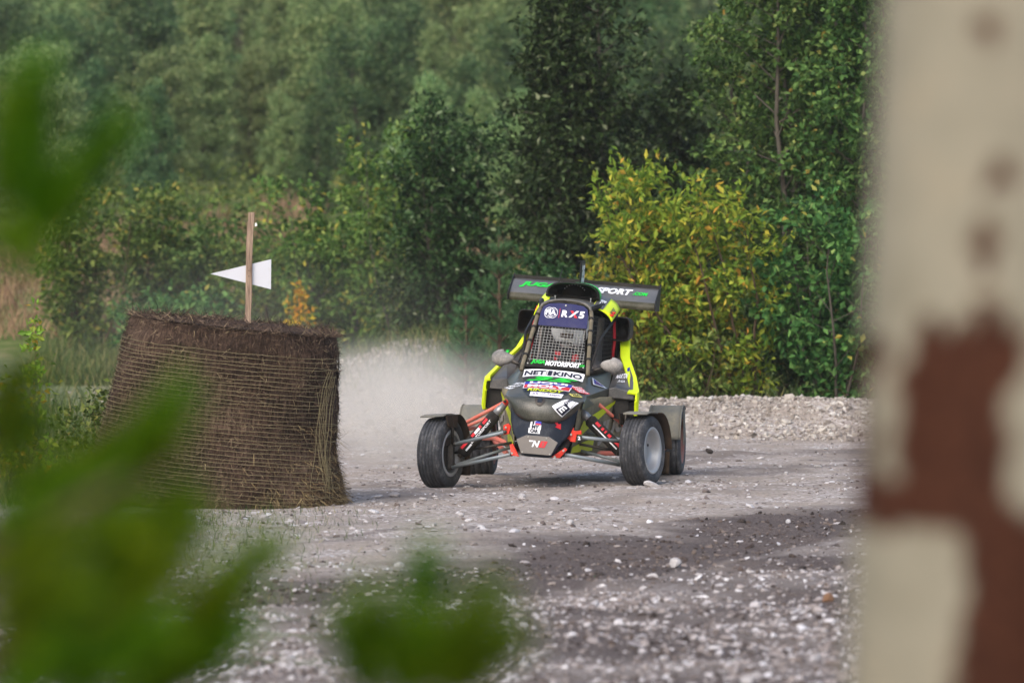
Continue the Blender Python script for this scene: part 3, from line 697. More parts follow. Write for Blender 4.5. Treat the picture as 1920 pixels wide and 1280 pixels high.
# ---- shoulders between bonnet and side pods, and the pods
for sd in (-1, 1):
    A_ = [(sd * .20, .26, .748), (sd * .235, .02, .602), (sd * .235, -.06, .52), (sd * .33, .50, .575), (sd * .34, .50, .655), (sd * .30, .95, .765), (sd * .24, .60, .77)]
    mb = MB(); mb.add([B(*p) for p in A_], [(0, 1, 4), (1, 2, 3, 4), (0, 4, 5, 6)]); sh = mb.build('shoulder', M_carbon, car, solid=0.006)
    if sd > 0:
        a, b_, c = [Vector(A_[i]) for i in (0, 1, 4)]; n_ = nrm3(a, b_, c); n_ = n_ if n_.z > 0 else -n_
        def tri(p, o):
            q = a * (1 - p[0] - p[1]) + b_ * p[0] + c * p[1] + n_ * o; return B(*q)
        mb = MB(); mb.add([tri(p, .008) for p in ((.03, .25), (.30, .30), (.12, .86))], [(0, 1, 2)]); mb.build('badge', M_white, sh)
        mb = MB(); mb.add([tri(p, .0105) for p in ((.07, .30), (.25, .34), (.13, .75))], [(0, 1, 2)]); mb.build('badge', M_blue, sh)
        mb = MB(); mb.add([tri(p, .013) for p in ((.12, .38), (.22, .38), (.14, .66))], [(0, 1, 2)]); mb.build('badge', M_lilac, sh)
    # pod: sections from front to rear: (y, inner x, outer x, inner top z, outer top z, bottom z)
    PS = [(.49, .325, .512, .652, .635, .592), (.52, .325, .520, .668, .652, .585), (.75, .315, .462, .715, .745, .57), (1.0, .30, .378, .775, .855, .56), (1.2, .29, .345, .86, .955, .56), (1.4, .285, .325, .93, .975, .56), (1.6, .27, .31, .93, .95, .58)]
    PS = [(y, xi + .012 * sd, xo * .94 + .028 * sd, a, b_, c) for y, xi, xo, a, b_, c in PS]
    pod = MB(); vs = []; fs = []
    for (y, xi, xo, zi, zo, zb) in PS:
        vs += [B(sd * xi, y, zb), B(sd * xi, y, zi), B(sd * (xi + .25 * (xo - xi)), y, zi + .012), B(sd * (xi + .8 * (xo - xi)), y, zi + .7 * (zo - zi) + .006), B(sd * xo, y, zo), B(sd * xo, y, zb)]
    for i in range(len(PS) - 1):
        for k in range(6):
            j = (k + 1) % 6; fs.append((i * 6 + k, i * 6 + j, i * 6 + 6 + j, i * 6 + 6 + k))
    fs += [(5, 4, 3, 2, 1, 0), tuple(range(len(vs) - 6, len(vs)))]
    pod.add(vs, fs); po = pod.build('side_pod', M_pod, car, bevel=0.006, weld=True)
    def podtop(x, y, off=0.0, sd=sd):
        xi, xo, zi, zo = [float(np.interp(y, [p[0] for p in PS], [p[k] for p in PS])) for k in (1, 2, 3, 4)]
        f_ = min(1, max(0, (x * sd - xi) / (xo - xi))); z = zi + .012 * min(1, f_ / .25) + max(0, f_ - .25) / .55 * (.7 * (zo - zi) - .006) if f_ < .8 else zi + .7 * (zo - zi) + .006 + (f_ - .8) / .2 * (.3 * (zo - zi) - .006)
        return B(x, y - off * .4, z + off)
    if sd > 0:
        lettering('MARTIN', podtop, .395, .72, .075, .10, M_white, po, .02, .1, off=.008); lettering('JUGA', podtop, .405, .61, .045, .07, M_white, po, .02, .1, off=.006)
        patch([(.405, .80), (.43, .80), (.43, .85), (.405, .85)], podtop, M_blue, po, 'flag_print', .006, 1)
    else:
        patch([(-.45, .72), (-.43, .72), (-.40, .95), (-.42, .95)], podtop, M_green, po, 'stripe', .006, 3); lettering('JUGA', podtop, -.385, .86, .05, .05, M_white, po, .02, .1, off=.006)
    # outer yellow skin
    YS = [(.47, .535, .648, .575), (.52, .543, .665, .45), (.75, .490, .75, .43), (1.0, .405, .862, .43), (1.2, .370, .968, .45), (1.35, .35, .995, .50), (1.6, .33, .955, .55)]
    YS = [(y, xo * .94 + .028 * sd, a, b_) for y, xo, a, b_ in YS]
    sk = MB(); vs = []; fs = []
    for (y, xo, zt, zb) in YS:
        vs += [B(sd * (xo - (.066 if sd > 0 else .026)), y, zt - .004), B(sd * xo, y, zt - .012), B(sd * (xo + .004), y, zt - .055), B(sd * (xo + .006), y, zb + .03), B(sd * (xo - .005), y, zb)]
    for i in range(len(YS) - 1):
        for k in range(4): fs.append((i * 5 + k, i * 5 + k + 1, i * 5 + 6 + k, i * 5 + 5 + k))
    sk.add(vs, fs); ys = sk.build('outer_skin', M_yel, car, smooth=False, solid=0.018, bevel=0.004)
    def skin(y, z, off=0.0, sd=sd):
        xo = float(np.interp(y, [p[0] for p in YS], [p[1] for p in YS])); return B(sd * (xo + .006 + off), y, z)
    patch([(.62, .66), (.66, .61), (1.10, .84), (1.06, .89)], skin, M_pod, ys, 'stripe', .003, 5); lettering('JUGA', skin, .95, .72, sd * .34, .12, M_ink, ys, .03, .2, rot=sd * .3, off=.004)
    mb = MB(); mb.box((.435 if sd > 0 else -.405, .62, .515), (.15, .16, .115)); rd = mb.build('radiator_duct', M_dark, car, mapf=B)
    mb = MB(); mb.plate([B(sd * .36, .535, .585), B(sd * .47, .535, .585), B(sd * .47, .535, .455), B(sd * .40, .535, .455)], (0, -1, 0), .01); mb.build('grille', M_black, rd)
# ---- roll cage
def tube(pts, r, name, mat, parent=car, n=10, body=True):
    mb = MB(); mb.tube([B(*p) if body else p for p in pts], r, n); return mb.build(name, mat, parent, smooth=True)
for sd in (-1, 1):
    P_ = [(sd * .222, .235, .735), (sd * .215, .27, .79), (sd * .178, .56, 1.115), (sd * .170, .59, 1.145)]
    pil = tube(P_, .0145, 'roll_cage_tube', M_tan)
    tube([P_[-1], (sd * .158, .605, 1.172), (sd * .125, .625, 1.192), (sd * .08, .635, 1.199), (0, .64, 1.202)], .012, 'roll_cage_tube', M_roof)
    for t_ in (.12, .40, .68, .93):
        q = [P_[1][k] + (P_[2][k] - P_[1][k]) * t_ for k in range(3)]; q2 = [P_[1][k] + (P_[2][k] - P_[1][k]) * (t_ + .035) for k in range(3)]
        tube([q, q2], .0195, 'cable_tie', M_black, pil)
    tube([(sd * .165, .60, 1.16), (sd * .205, .9, 1.19), (sd * .225, 1.2, 1.18)], .017, 'roll_cage_tube', M_black)
    tube([(sd * .285, 1.2, .60), (sd * .29, 1.2, .92), (sd * .27, 1.2, 1.10), (sd * .225, 1.2, 1.18), (sd * .12, 1.2, 1.20), (0, 1.2, 1.20)], .019, 'roll_cage_tube', M_black)
    tube([(sd * .225, .25, .755), (sd * .28, .7, .77), (sd * .29, 1.2, .80)], .019, 'roll_cage_tube', M_black)
    tube([(sd * .225, .26, .76), (sd * .25, .55, .98), (sd * .27, 1.16, 1.10)], .010, 'window_frame', M_black)
# ---- roof panel with its rolled edge
def roof(u, v):
    x = (2 * u - 1); y = .615 + .68 * v; w = .15 + .075 * v
    return B(x * w, y, 1.212 - .035 * abs(x) ** 3 + .012 * v)
mb = MB(); mb.grid(roof, 16, 8); mb.build('roof', M_roof, car, smooth=True, solid=0.006)
for sd in (-1, 1):                                                     # yellow corner panels beside the roof
    def cor(u, v, sd=sd): return B(sd * (.145 + .02 * v + ((.150 if sd > 0 else .085) - .01 * v) * math.sin(u * 1.4)), .78 + .34 * v, 1.175 + .075 * v - .080 * (1 - math.cos(u * 1.5)) - .012 * u)
    mb = MB(); mb.grid(cor, 10, 6); cp = mb.build('roof_corner_panel', M_yel, car, smooth=True, solid=0.008)
    def cors(x, y, off, sd=sd):
        p = cor(x, y); return p + Vector((sd * off * .6, -off, off * .6))
    mb = MB(); mb.grid(lambda u, v: cors(.02 + .36 * u, .02 + .96 * v, .004), 6, 4); mb.build('stripe', M_pod, cp, smooth=True)
    mb = MB()
    for q in range(4): mb.box(cor(.75 + .06 * (q % 2), .1 + .1 * q) - Vector((0, .006, .0)), (.022, .02, .016))
    mb.build('clip', M_red, cp, bevel=0.002)
    def front(u, v, off, sd=sd): return B(sd * u, .795 - off, v)
    lettering('BONE', cors, .76 if sd > 0 else .72, .35, .22 * 1, .42, M_ink, cp, .03, off=.007) if sd > 0 else None
    lettering('TSS', cors, .22, .4, .2, .5, M_white, cp, .03, off=.007) if sd > 0 else None
# ---- windscreen: sun strip, wire grille, lower board
SN = Vector((0, -.43, .37)).normalized()
def scr(x, z, off=0.0): return B(x, .25 + (z - .755) * .86 - off * .757, z + off * .65)
def halfw(z): return float(np.interp(z, [.755, 1.12], [.208, .168]))
strip = MB(); ol = [(-.163, 1.022), (.163, 1.022), (.160, 1.105), (.148, 1.145), (.118, 1.166), (.05, 1.174), (-.05, 1.174), (-.118, 1.166), (-.148, 1.145), (-.160, 1.105)]
strip.plate([scr(x, z, .022) for x, z in ol], scr(0, 1.1, 1) - scr(0, 1.1), .004); st = strip.build('sun_strip', M_banner, car)
def circ(cx, cz, r, w, name='logo', a0=0, a1=2 * math.pi, kz=1.0):
    mb = MB(); n = 28
    mb.add([scr(cx + math.cos(a0 + (a1 - a0) * i / n) * q, cz + math.sin(a0 + (a1 - a0) * i / n) * q * kz, .026) for i in range(n + 1) for q in (r, r - w)], [(2 * i, 2 * i + 1, 2 * i + 3, 2 * i + 2) for i in range(n)])
    return mb.build(name, M_white, st)
circ(-.103, 1.105, .032, .003, kz=1.1); circ(-.078, 1.105, .032, .003, kz=1.1); circ(-.103, 1.105, .022, .002, kz=1.1); circ(-.078, 1.105, .022, .002, kz=1.1)
mb = MB(); mb.add([scr(-.13 + .004, 1.088, .0275), scr(-.055, 1.088, .0275), scr(-.055, 1.122, .0275), scr(-.126, 1.122, .0275)], [(0, 1, 2, 3)]); mb.build('logo_field', M_banner, st)
lettering('FIA', scr, -.0905, 1.105, .072, .032, M_white, st, .05, off=.029)
poly2([(-.0355, 1.075), (-.0325, 1.075), (-.0325, 1.137), (-.0355, 1.137)], scr, M_rvin, st, 'divider', .026)
lettering('R', scr, .002, 1.105, .042, .044, M_white, st, .045, .06, off=.027); lettering('5', scr, .115, 1.105, .036, .046, M_white, st, .045, .06, off=.027)
poly2([(.03, 1.083), (.046, 1.083), (.096, 1.127), (.078, 1.127)], scr, M_white, st, 'lettering', .0285); poly2([(.036, 1.127), (.056, 1.127), (.062, 1.116), (.052, 1.107)], scr, M_rvin, st, 'lettering', .027); poly2([(.068, 1.101), (.073, 1.105), (.09, 1.083), (.071, 1.083), (.064, 1.096)], scr, M_rvin, st, 'lettering', .027)
mb = MB(); mb.lathe([(0, -.004), (.006, -.003), (.006, .004)], 10, Matrix.Translation(scr(0, 1.157, .026)), 'y'); mb.build('bolt', M_steel, st)
fr = MB(); N_ = 9
for a, b_ in (((-.185, .80), (-.150, 1.03)), ((.185, .80), (.150, 1.03))): fr.tube([scr(a[0], a[1], .004), scr(b_[0], b_[1], .004)], .008, 6)
fr.tube([scr(-.19, .80, .004), scr(.19, .80, .004)], .008, 6); fr.tube([scr(-.15, 1.03, .0), scr(.15, 1.03, .0)], .008, 6)
grille = fr.build('screen_frame', M_dark, car)
NVW, NHW = 17, 13
for i in range(NVW):
    s = -1 + 2 * (i + .5) / NVW
    mb = MB(); mb.tube([scr(s * .186, .795, .012), scr(s * .186, 1.035, .012)], .0012, 4)
    if abs(s * .186) > .150: mb = MB(); mb.tube([scr(s * .186, .795, .012), scr(s * .186, .80 + (.186 - abs(s * .186)) / .036 * .24, .012)], .0012, 4)
    mb.build('wire', M_wire, grille)
for i in range(NHW):
    z = .805 + i * .0182; w = .186 - (z - .80) * .15; mb = MB(); mb.tube([scr(-w, z, .015), scr(w, z, .015)], .0012, 4); mb.build('wire', M_wire, grille)
lb = MB(); lb.plate([scr(-.198, .757, .012), scr(.198, .757, .012), scr(.190, .812, .012), scr(-.190, .812, .012)], scr(0, .78, 1) - scr(0, .78), .006); lbo = lb.build('screen_board', M_dark, car)
lettering('JUGA', scr, -.119, .788, .092, .030, M_green, lbo, .05, .28, off=.015); lettering('MOTORSPORT', scr, .048, .786, .236, .031, M_white, lbo, .05, .22, off=.015); lettering('.COM', scr, .174, .786, .036, .014, M_green, lbo, .04, .2, off=.015)
for sx in (-.185, .185):
    mb = MB(); mb.lathe([(0, -.003), (.005, -.002), (.005, .004)], 10, Matrix.Translation(scr(sx, .775, .014)), 'y'); mb.build('bolt', M_steel, lbo)
# ---- stickers on the bonnet
bon = [o for o in car.children if o.name.startswith('bonnet')][0]
inner = MB(); inner.grid(lambda u, v: hood(((2 * u - 1) * float(np.interp(v, [0, .2, 1], [.095, .15, .205]))), .24 + .75 * v, .0025), 10, 14); inner.build('gloss_panel', carbon_mat('gloss_carbon', '#141a17', '#222a26', .15), bon, smooth=True)
patch([(-.198, .855), (.198, .855), (.200, .985), (-.200, .985)], hood, M_white, bon, 'sticker', .005, 14)
lettering('NET', hood, -.122, .92, .135, .088, M_ink, bon, .035, off=.008); lettering('KINO', hood, .095, .92, .185, .088, M_ink, bon, .035, off=.008); patch([(-.038, .872), (-.010, .872), (-.010, .968), (-.038, .968)], hood, M_ink, bon, 'logo', .008, 2)
patch([(-.050, .872), (-.044, .872), (-.044, .968), (-.050, .968)], hood, M_gletter, bon, 'logo', .008, 1); patch([(-.004, .872), (.002, .872), (.002, .968), (-.004, .968)], hood, M_gletter, bon, 'logo', .008, 1)
lettering('35', hood, .005, .762, .33, .15, M_green, bon, .06, .35, off=.008, spacing=1.1)
patch([(-.155, .455), (.150, .455), (.158, .672), (-.162, .672)], hood, M_white, bon, 'sticker', .005, 12)
patch([(-.155, .572), (.150, .572), (.153, .664), (-.157, .664)], hood, M_blue, bon, 'sticker', .0065, 12); patch([(-.150, .464), (.145, .464), (.147, .568), (-.152, .568)], hood, M_rvin, bon, 'sticker', .0065, 12)
lettering('LIQUI', hood, 0, .617, .25, .076, M_white, bon, .05, off=.009); lettering('MOLY', hood, -.003, .515, .25, .086, M_white, bon, .05, off=.009)
patch([(-.130, .362), (.125, .362), (.143, .450), (-.148, .450)], hood, M_ink, bon, 'sticker', .005, 10); lettering('RINDOY', hood, .0, .408, .235, .07, M_yvin, bon, .04, .1, off=.008)
patch([(-.088, .262), (.118, .262), (.124, .357), (-.092, .357)], hood, M_white, bon, 'sticker', .006, 8); lettering('IT Tavern', hood, .045, .31, .115, .052, M_lilac, bon, 0, off=.009); lettering('XX', hood, -.055, .31, .04, .055, M_lilac, bon, 0, off=.009)
mb = MB(); mb.grid(lambda u, v: hood(-.012 + .034 * math.cos(2 * math.pi * u) * (1 - v * .5) * (1 + .15 * math.sin(2 * math.pi * u)), .20 + .058 * math.sin(2 * math.pi * u) * (1 - v * .5), .004 + .004 * v), 18, 2); lt = mb.build('latch', M_disc, bon, smooth=True)
mb = MB(); mb.grid(lambda u, v: hood(-.012 + .014 * (2 * u - 1), .20 + .03 * (2 * v - 1), .011), 3, 3); mb.build('latch_button', M_navy, lt)
def hrot(cx, ct, ang, sx, sy):
    c, q = math.cos(ang), math.sin(ang)
    def f(u, v, off=0.0):
        x = u * c * sx - v * q * sx; y = u * q * sx + v * c * sx; return hood(cx + x, ct + y * sy, off)
    return f
mv = hrot(.150, .150, .72, 1, 1.35)
patch([(-.062, -.05), (.062, -.05), (.062, .05), (-.062, .05)], mv, M_white, bon, 'sticker', .006, 8)
patch([(-.056, -.044), (.004, -.044), (.014, .008), (-.056, .02)], mv, M_ink, bon, 'sticker', .0085, 7); lettering('m', mv, -.026, -.008, .042, .032, M_white, bon, .04, off=.014); lettering('ove', mv, .031, .014, .056, .028, M_ink, bon, .02, rot=.2, off=.013)
patch([(.0, -.048), (.056, -.03), (.056, -.025), (.0, -.043)], mv, M_gletter, bon, 'sticker', .009, 1)
rd_ = hrot(.208, .60, .72, 1, 1.35)
patch([(-.048, -.05), (.048, -.05), (.048, .055), (-.048, .055)], rd_, M_rvin, bon, 'sticker', .006, 7); lettering('FAMOST', rd_, 0, .034, .08, .022, M_white, bon, .02, .1, off=.009); lettering('ONROC', rd_, 0, -.002, .08, .028, M_white, bon, .03, off=.009); lettering('MOTO', rd_, 0, -.034, .08, .022, M_white, bon, .03, off=.009)
yl_ = hrot(.195, .40, .6, 1, 1.35); patch([(-.036, -.026), (.036, -.026), (.036, .026), (-.036, .026)], yl_, M_pale, bon, 'sticker', .006, 5); lettering('256', yl_, 0, 0, .055, .034, M_ink, bon, .03, off=.009)
lf_ = hrot(-.206, .60, -.75, 1, 1.3); lettering('MOVE', lf_, 0, .03, .12, .035, M_white, bon, .03, .2, off=.006); lettering('RACE', lf_, 0, -.02, .11, .032, M_white, bon, .03, .2, off=.006); lettering('TEAM', lf_, 0, -.065, .09, .03, M_white, bon, .03, .2, off=.006)
# on the nose cover
nc = [o for o in car.children if o.name.startswith('nose_cover')][0]
for s, x, z, w, h in (('I', -.040, .424, .013, .022), ('MY', -.024, .399, .050, .023), ('CAR', -.030, .373, .054, .023)):
    patch([(x - w / 2 - .012, z - h / 2 - .005), (x + w / 2 + .012, z - h / 2 - .005), (x + w / 2 + .012, z + h / 2 + .005), (x - w / 2 - .012, z + h / 2 + .005)], nose, M_white, nc, 'sticker', .004, 2); lettering(s, nose, x, z, w, h, M_ink, nc, .06, off=.007)
patch([(-.028, .413), (.012, .413), (.012, .436), (-.028, .436)], nose, M_blue, nc, 'sticker', .006, 2); patch([(-.024, .413), (.009, .413), (.009, .422), (-.024, .422)], nose, M_rvin, nc, 'sticker', .008, 2)
poly2([(.078, .455), (.096, .462), (.120, .424), (.133, .432), (.136, .392), (.100, .408), (.111, .416)], nose, M_rvin, nc, 'arrow', .006)
# ---- roof scoop
SC0 = (0.0, .93)
def scoop_ring(k, y, zb, sx, sz):
    a = math.pi * k / 16
    return (sx * math.copysign(abs(math.cos(a)) ** .62, math.cos(a)), y, zb + sz * math.sin(a) ** .75)
sc = MB(); vs = []; fs = []
SEC = [(.93, 1.226, .166, .090), (.96, 1.222, .172, .094), (1.1, 1.215, .168, .102), (1.32, 1.215, .12, .085), (1.5, 1.215, .07, .04)]
for (y, zb, sx, sz) in SEC: vs += [B(*scoop_ring(k, y, zb, sx, sz)) for k in range(17)]
for i in range(len(SEC) - 1):
    for k in range(16): fs.append((i * 17 + k, i * 17 + k + 1, i * 17 + 18 + k, i * 17 + 17 + k))
sc.add(vs, fs); so = sc.build('roof_scoop', M_green, car, smooth=True, solid=0.008)
mb = MB(); rim = [scoop_ring(k, .924, 1.220, .184, .108) for k in range(17)]; inn = [scoop_ring(k, .912, 1.234, .168, .084) for k in range(17)]
deep = [scoop_ring(k, 1.16, 1.232, .10, .072) for k in range(17)]
vs = [B(*p) for p in rim + inn + deep]; fs = [(k, k + 1, k + 18, k + 17) for k in range(16)] + [(17 + k, 18 + k, 35 + k, 34 + k) for k in range(16)]
fs += [(0, 17, 33, 16), (17, 34, 50, 33), tuple(range(34, 51))]
mb.add(vs, fs); si = mb.build('scoop_mouth', M_dark, so, smooth=False)
mb = MB()
for q in range(9):
    a = math.pi * (.2 + .6 * q / 8); mb.sphere(B(.075 * math.cos(a) * 1.1, .99, 1.236 + .075 * math.sin(a)), (.005, .005, .005), 6, 4)
mb.build('rivet', M_alu, si)
for sx in (-.115, .125):
    mb = MB(); mb.lathe([(0, 1.23), (.006, 1.23), (.006, 1.222), (.0035, 1.22), (.0035, 1.20), (.007, 1.197)], 8, Matrix.Translation(Vector((0, 0, 0))), 'z')
    mb.build('standoff', M_steel, so, mapf=lambda x, y, z, sx=sx: B(x + sx, y + .90, z))
# ---- number fin and aerial
mb = MB(); mb.plate([B(-.003, 1.22, 1.25), B(-.003, 1.22, 1.455), B(-.003, 1.25, 1.468), B(-.003, 1.47, 1.468), B(-.003, 1.47, 1.25)], B(-1, 0, 0) - B(0, 0, 0), .006); fn = mb.build('number_fin', M_black, car, bevel=0.002)
mb = MB(); mb.box((.0, 1.222, 1.467), (.03, .02, .005)); mb.build('fin_cap', M_black, fn, mapf=B)
def fins(y, z, off=0.0): return B(.0045 + off, y, z)
patch([(1.255, 1.27), (1.45, 1.27), (1.45, 1.45), (1.255, 1.45)], fins, M_pod, fn, 'number_plate', .001, 1); lettering('35', fins, 1.35, 1.38, .15, .12, M_white, fn, .05, off=.003)
tube([(-.125, 1.05, 1.205), (-.118, 1.07, 1.33), (-.105, 1.10, 1.405)], .0035, 'aerial', M_black, n=6)
# ---- rear wing
WF = [(1.45, 1.185), (1.452, 1.205), (1.475, 1.222), (1.54, 1.262), (1.62, 1.30), (1.66, 1.312), (1.664, 1.307), (1.62, 1.285), (1.55, 1.235), (1.50, 1.195), (1.47, 1.178)]
wg = MB(); vs = []; fs = []; n_ = len(WF)
for x in np.linspace(-.505, .505, 13): vs += [B(x, y, z) for y, z in WF]
for i in range(12):
    for k in range(n_): fs.append((i * n_ + k, i * n_ + (k + 1) % n_, i * n_ + n_ + (k + 1) % n_, i * n_ + n_ + k))
wg.add(vs, fs); M_wing = carbon_mat('gloss_wing', '#484b4e', '#5a5d60', .35); wo_ = wg.build('rear_wing', M_wing, car, smooth=True)
def wing(x, s, off=0.0):
    y = 1.478 + (1.645 - 1.478) * s; z = float(np.interp(y, [1.452, 1.475, 1.54, 1.62, 1.66], [1.205, 1.222, 1.262, 1.30, 1.312])); return B(x, y - off * .5, z + off * .87)
lettering('JUGA', wing, -.325, .52, .24, .46, M_green, wo_, .05, .3, off=.004); lettering('MOTORSPORT', wing, .065, .52, .53, .46, M_white, wo_, .05, .25, off=.004); lettering('.COM', wing, .385, .46, .10, .26, M_green, wo_, .05, .2, off=.004)
mb = MB(); mb.box((0, 1.668, 1.318), (1.012, .012, .034)); mb.build('gurney_strip', M_black, wo_, mapf=B)
mb = MB(); mb.grid(lambda u, v: B(-.503 + 1.006 * u, 1.440 + .045 * (v - .35) ** 2, 1.166 + .052 * v), 10, 5); mb.build('under_lip', dirty('olive_underside', '#23260f', .45, 0, .25), wo_, smooth=True)
for sd in (-1, 1):
    mb = MB(); mb.plate([B(sd * .508, 1.41, 1.165), B(sd * .508, 1.405, 1.205), B(sd * .508, 1.44, 1.235), B(sd * .508, 1.69, 1.345), B(sd * .508, 1.70, 1.20), B(sd * .508, 1.68, 1.16)], B(sd, 0, 0) - B(0, 0, 0), .008); mb.build('end_plate', M_black, wo_, bevel=0.002)
    tube([(sd * .235, 1.22, .95), (sd * .24, 1.45, 1.10), (sd * .24, 1.53, 1.20)], .012, 'wing_strut', M_black, wo_)
# ---- side air boxes by the main hoop
for sd in (-1, 1):
    bx = MB()
    def rr(k, y, s, sd=sd):
        a = 2 * math.pi * k / 28; c, q = math.cos(a), math.sin(a); e = .42
        return B(sd * .312 + .068 * s * math.copysign(abs(c) ** e, c) + sd * .05 * (y - 1.1), y, 1.035 + .082 * s * math.copysign(abs(q) ** e, q) - sd * 0)
    secs = [(1.10, .97), (1.085, 1.0), (1.08, 1.0), (1.09, .90), (1.2, .55)]
    secs = [(1.32, .85), (1.14, 1.0), (1.085, 1.0), (1.08, .96), (1.085, .90), (1.22, .62)]
    vs = [rr(k, y, s) for y, s in secs for k in range(28)]; fs = [(i * 28 + k, i * 28 + (k + 1) % 28, i * 28 + 28 + (k + 1) % 28, i * 28 + 28 + k) for i in range(len(secs) - 1) for k in range(28)]
    fs += [tuple(range(27, -1, -1)), tuple(range((len(secs) - 1) * 28, len(secs) * 28))]
    bx.add(vs, fs); bx.build('air_box', M_black, car, smooth=True)
# ---- door mirrors
M_mirror = dirty('dusty_mirror_shell', '#2d3338', .5, 0, .75, 9, lo=.34, hi=.60, dustcol=(.36, .33, .30, 1))
for sd, mx_, mz_ in ((-1, -.362, .806), (1, .362, .812)):
    def ms(u, v, sd=sd):
        a = 2 * math.pi * u; b_ = math.pi * (v - .5)
        return (mx_ + .076 * math.cos(b_) * math.cos(a) * (1.0), .34 + .045 * math.cos(b_) * math.sin(a), mz_ + .050 * math.sin(b_) * (1 + .18 * sd * math.cos(a)) - .004)
    mb = MB(); mb.grid(ms, 24, 14); mi = mb.build('door_mirror', M_mirror, car, smooth=True, mapf=B)
    mb = MB(); mb.tube([B(sd * .225, .32, .765), B(sd * .27, .33, .778), B(sd * .315, .34, .797)], [.009, .012, .02], 8); mb.build('mirror_arm', M_disc, mi, smooth=True)
# ---- nets over the side windows
for sd in (-1, 1):
    mb = MB()
    def net(u, v, sd=sd):
        a = Vector((sd * .235, .32, .775)); b_ = Vector((sd * .285, 1.16, .80)); c = Vector((sd * .265, 1.14, 1.085)); d = Vector((sd * .19, .60, 1.12))
        return (a * (1 - u) + b_ * u) * (1 - v) + (d * (1 - u) + c * u) * v
    for i in range(17): mb.tube([B(*net(i / 16, 0)), B(*net(i / 16, 1))], .0018, 4)
    for i in range(12): mb.tube([B(*net(0, i / 11)), B(*net(1, i / 11))], .0018, 4)
    o = mb.build('window_net', M_disc, car); o['kind'] = 'stuff'
    tube([(sd * .275, 1.10, .74), (sd * .28, 1.12, .95), (sd * .265, 1.14, 1.08)], .012, 'red_strap', M_rvin)
# ---- seat, wheel, dash
seat = MB()
seat.grid(lambda u, v: B((2 * u - 1) * .19, 1.06 - .10 * math.cos((2 * u - 1) * 1.4) * 0 - .16 * abs(2 * u - 1) ** 3 + .10 * v, .40 + .72 * v), 14, 10)
seat.grid(lambda u, v: B((2 * u - 1) * .19, .60 + .46 * v, .34 + .07 * v + .10 * abs(2 * u - 1) ** 3), 12, 6)
sea = seat.build('seat', M_dark, car, smooth=True, solid=0.012)
for sd in (-1, 1):
    mb = MB(); mb.plate([B(sd * .195, .80, .62), B(sd * .20, 1.15, .60), B(sd * .20, 1.18, 1.10), B(sd * .20, .90, 1.10), B(sd * .20, .86, .95)], B(sd, 0, 0) - B(0, 0, 0), .015); mb.build('head_wing', M_grey, sea, bevel=.005)
mb = MB(); mb.box((0, .36, .745), (.36, .10, .09)); das = mb.build('dashboard', M_dark, car, mapf=B, bevel=.01)
Mw = Matrix.Translation(Vector((0, .50, .825))) @ Matrix.Rotation(R(-28), 4, 'X')
mb = MB(); mb.tube([Mw @ Vector((.135 * math.cos(a), 0, .12 * math.sin(a))) for a in np.linspace(0, 2 * math.pi, 29)], .013, 8, False)
for a in (R(30), R(150), R(270)): mb.tube([Mw @ Vector((0, .0, 0)), Mw @ Vector((.13 * math.cos(a), 0, .115 * math.sin(a)))], .009, 6)
mb.tube([Mw @ Vector((0, -.02, 0)), (0, .36, .74)], .016, 8); mb.build('steering_wheel', M_black, car, smooth=True, mapf=B)

# ---- wheels
def tyre_prof(W, Rr, groov):
    h = W / 2; p = [(.150, -h * .80), (.157, -h * .92), (.175, -h), (.200, -h * .98), (Rr - .018, -h * .93), (Rr - .008, -h * .86)]
    g = np.linspace(-h * .70, h * .70, groov); last = None
    def crown(a): return Rr - .006 * (a / h) ** 2
    p.append((crown(-h * .82), -h * .80))
    for a in g: p += [(crown(a), a - .0042), (Rr - .011, a - .002), (Rr - .011, a + .002), (crown(a), a + .0042)]
    p.append((crown(h * .82), h * .80)); q = [(r, -a) for r, a in p[:6]][::-1]
    return p + q
def rim_prof(h): return [(.130, -h * .90), (.150, -h * .95), (.156, -h * .88), (.142, -h * .78), (.136, -h * .6), (.128, -h * .2), (.128, h * .3), (.137, h * .62), (.142, h * .76), (.156, h * .88), (.150, h * .95), (.134, h * .88), (.128, h * .64), (.120, h * .3), (.112, h * .12), (.060, h * .10), (.052, h * .22), (.03, h * .22), (.0, h * .22)]
def make_wheel(name, sd, loc, steer, W, Rr, grooves, rim_m, camber=0.0):
    o = MB(); o.lathe([(r, sd * a) for r, a in rim_prof(W / 2)], 40)
    w = o.build(name, rim_m, car, smooth=True); w.location = loc; w.rotation_euler = (0, camber, steer)
    mb = MB(); mb.lathe([(r, sd * a) for r, a in tyre_prof(W, Rr, grooves)], 64); t = mb.build('tyre', M_tyre, w, smooth=True)
    for k in range(4):
        a = k * math.pi / 2 + .4; mb = MB(); mb.lathe([(0, sd * W * .085), (.008, sd * W * .085), (.009, sd * W * .05)], 8, Matrix.Translation(Vector((0, .085 * math.cos(a), .085 * math.sin(a)))))
        mb.build('wheel_nut', M_disc, w)
    mb = MB(); mb.lathe([(0.0, -sd * .006), (.09, -sd * .006), (.09, sd * .002), (0.0, sd * .002)], 28, Matrix.Translation(Vector((-sd * W * .22, 0, 0)))); mb.build('brake_disc', M_disc, w, smooth=False)
    if True:
        mb = MB(); mb.box((-sd * W * .24, -.03, .075), (.05, .09, .05)); mb.build('brake_caliper', M_disc, w, bevel=.006)
    return w
STEER = R(-15.5)
WZ = .224
make_wheel('front_wheel', -1, (-.662, 0, WZ - .012), STEER, .168, .233, 6, M_silver, R(1))
make_wheel('front_wheel', 1, (.664, 0, WZ + .010), STEER, .168, .229, 6, M_silver, R(-1))
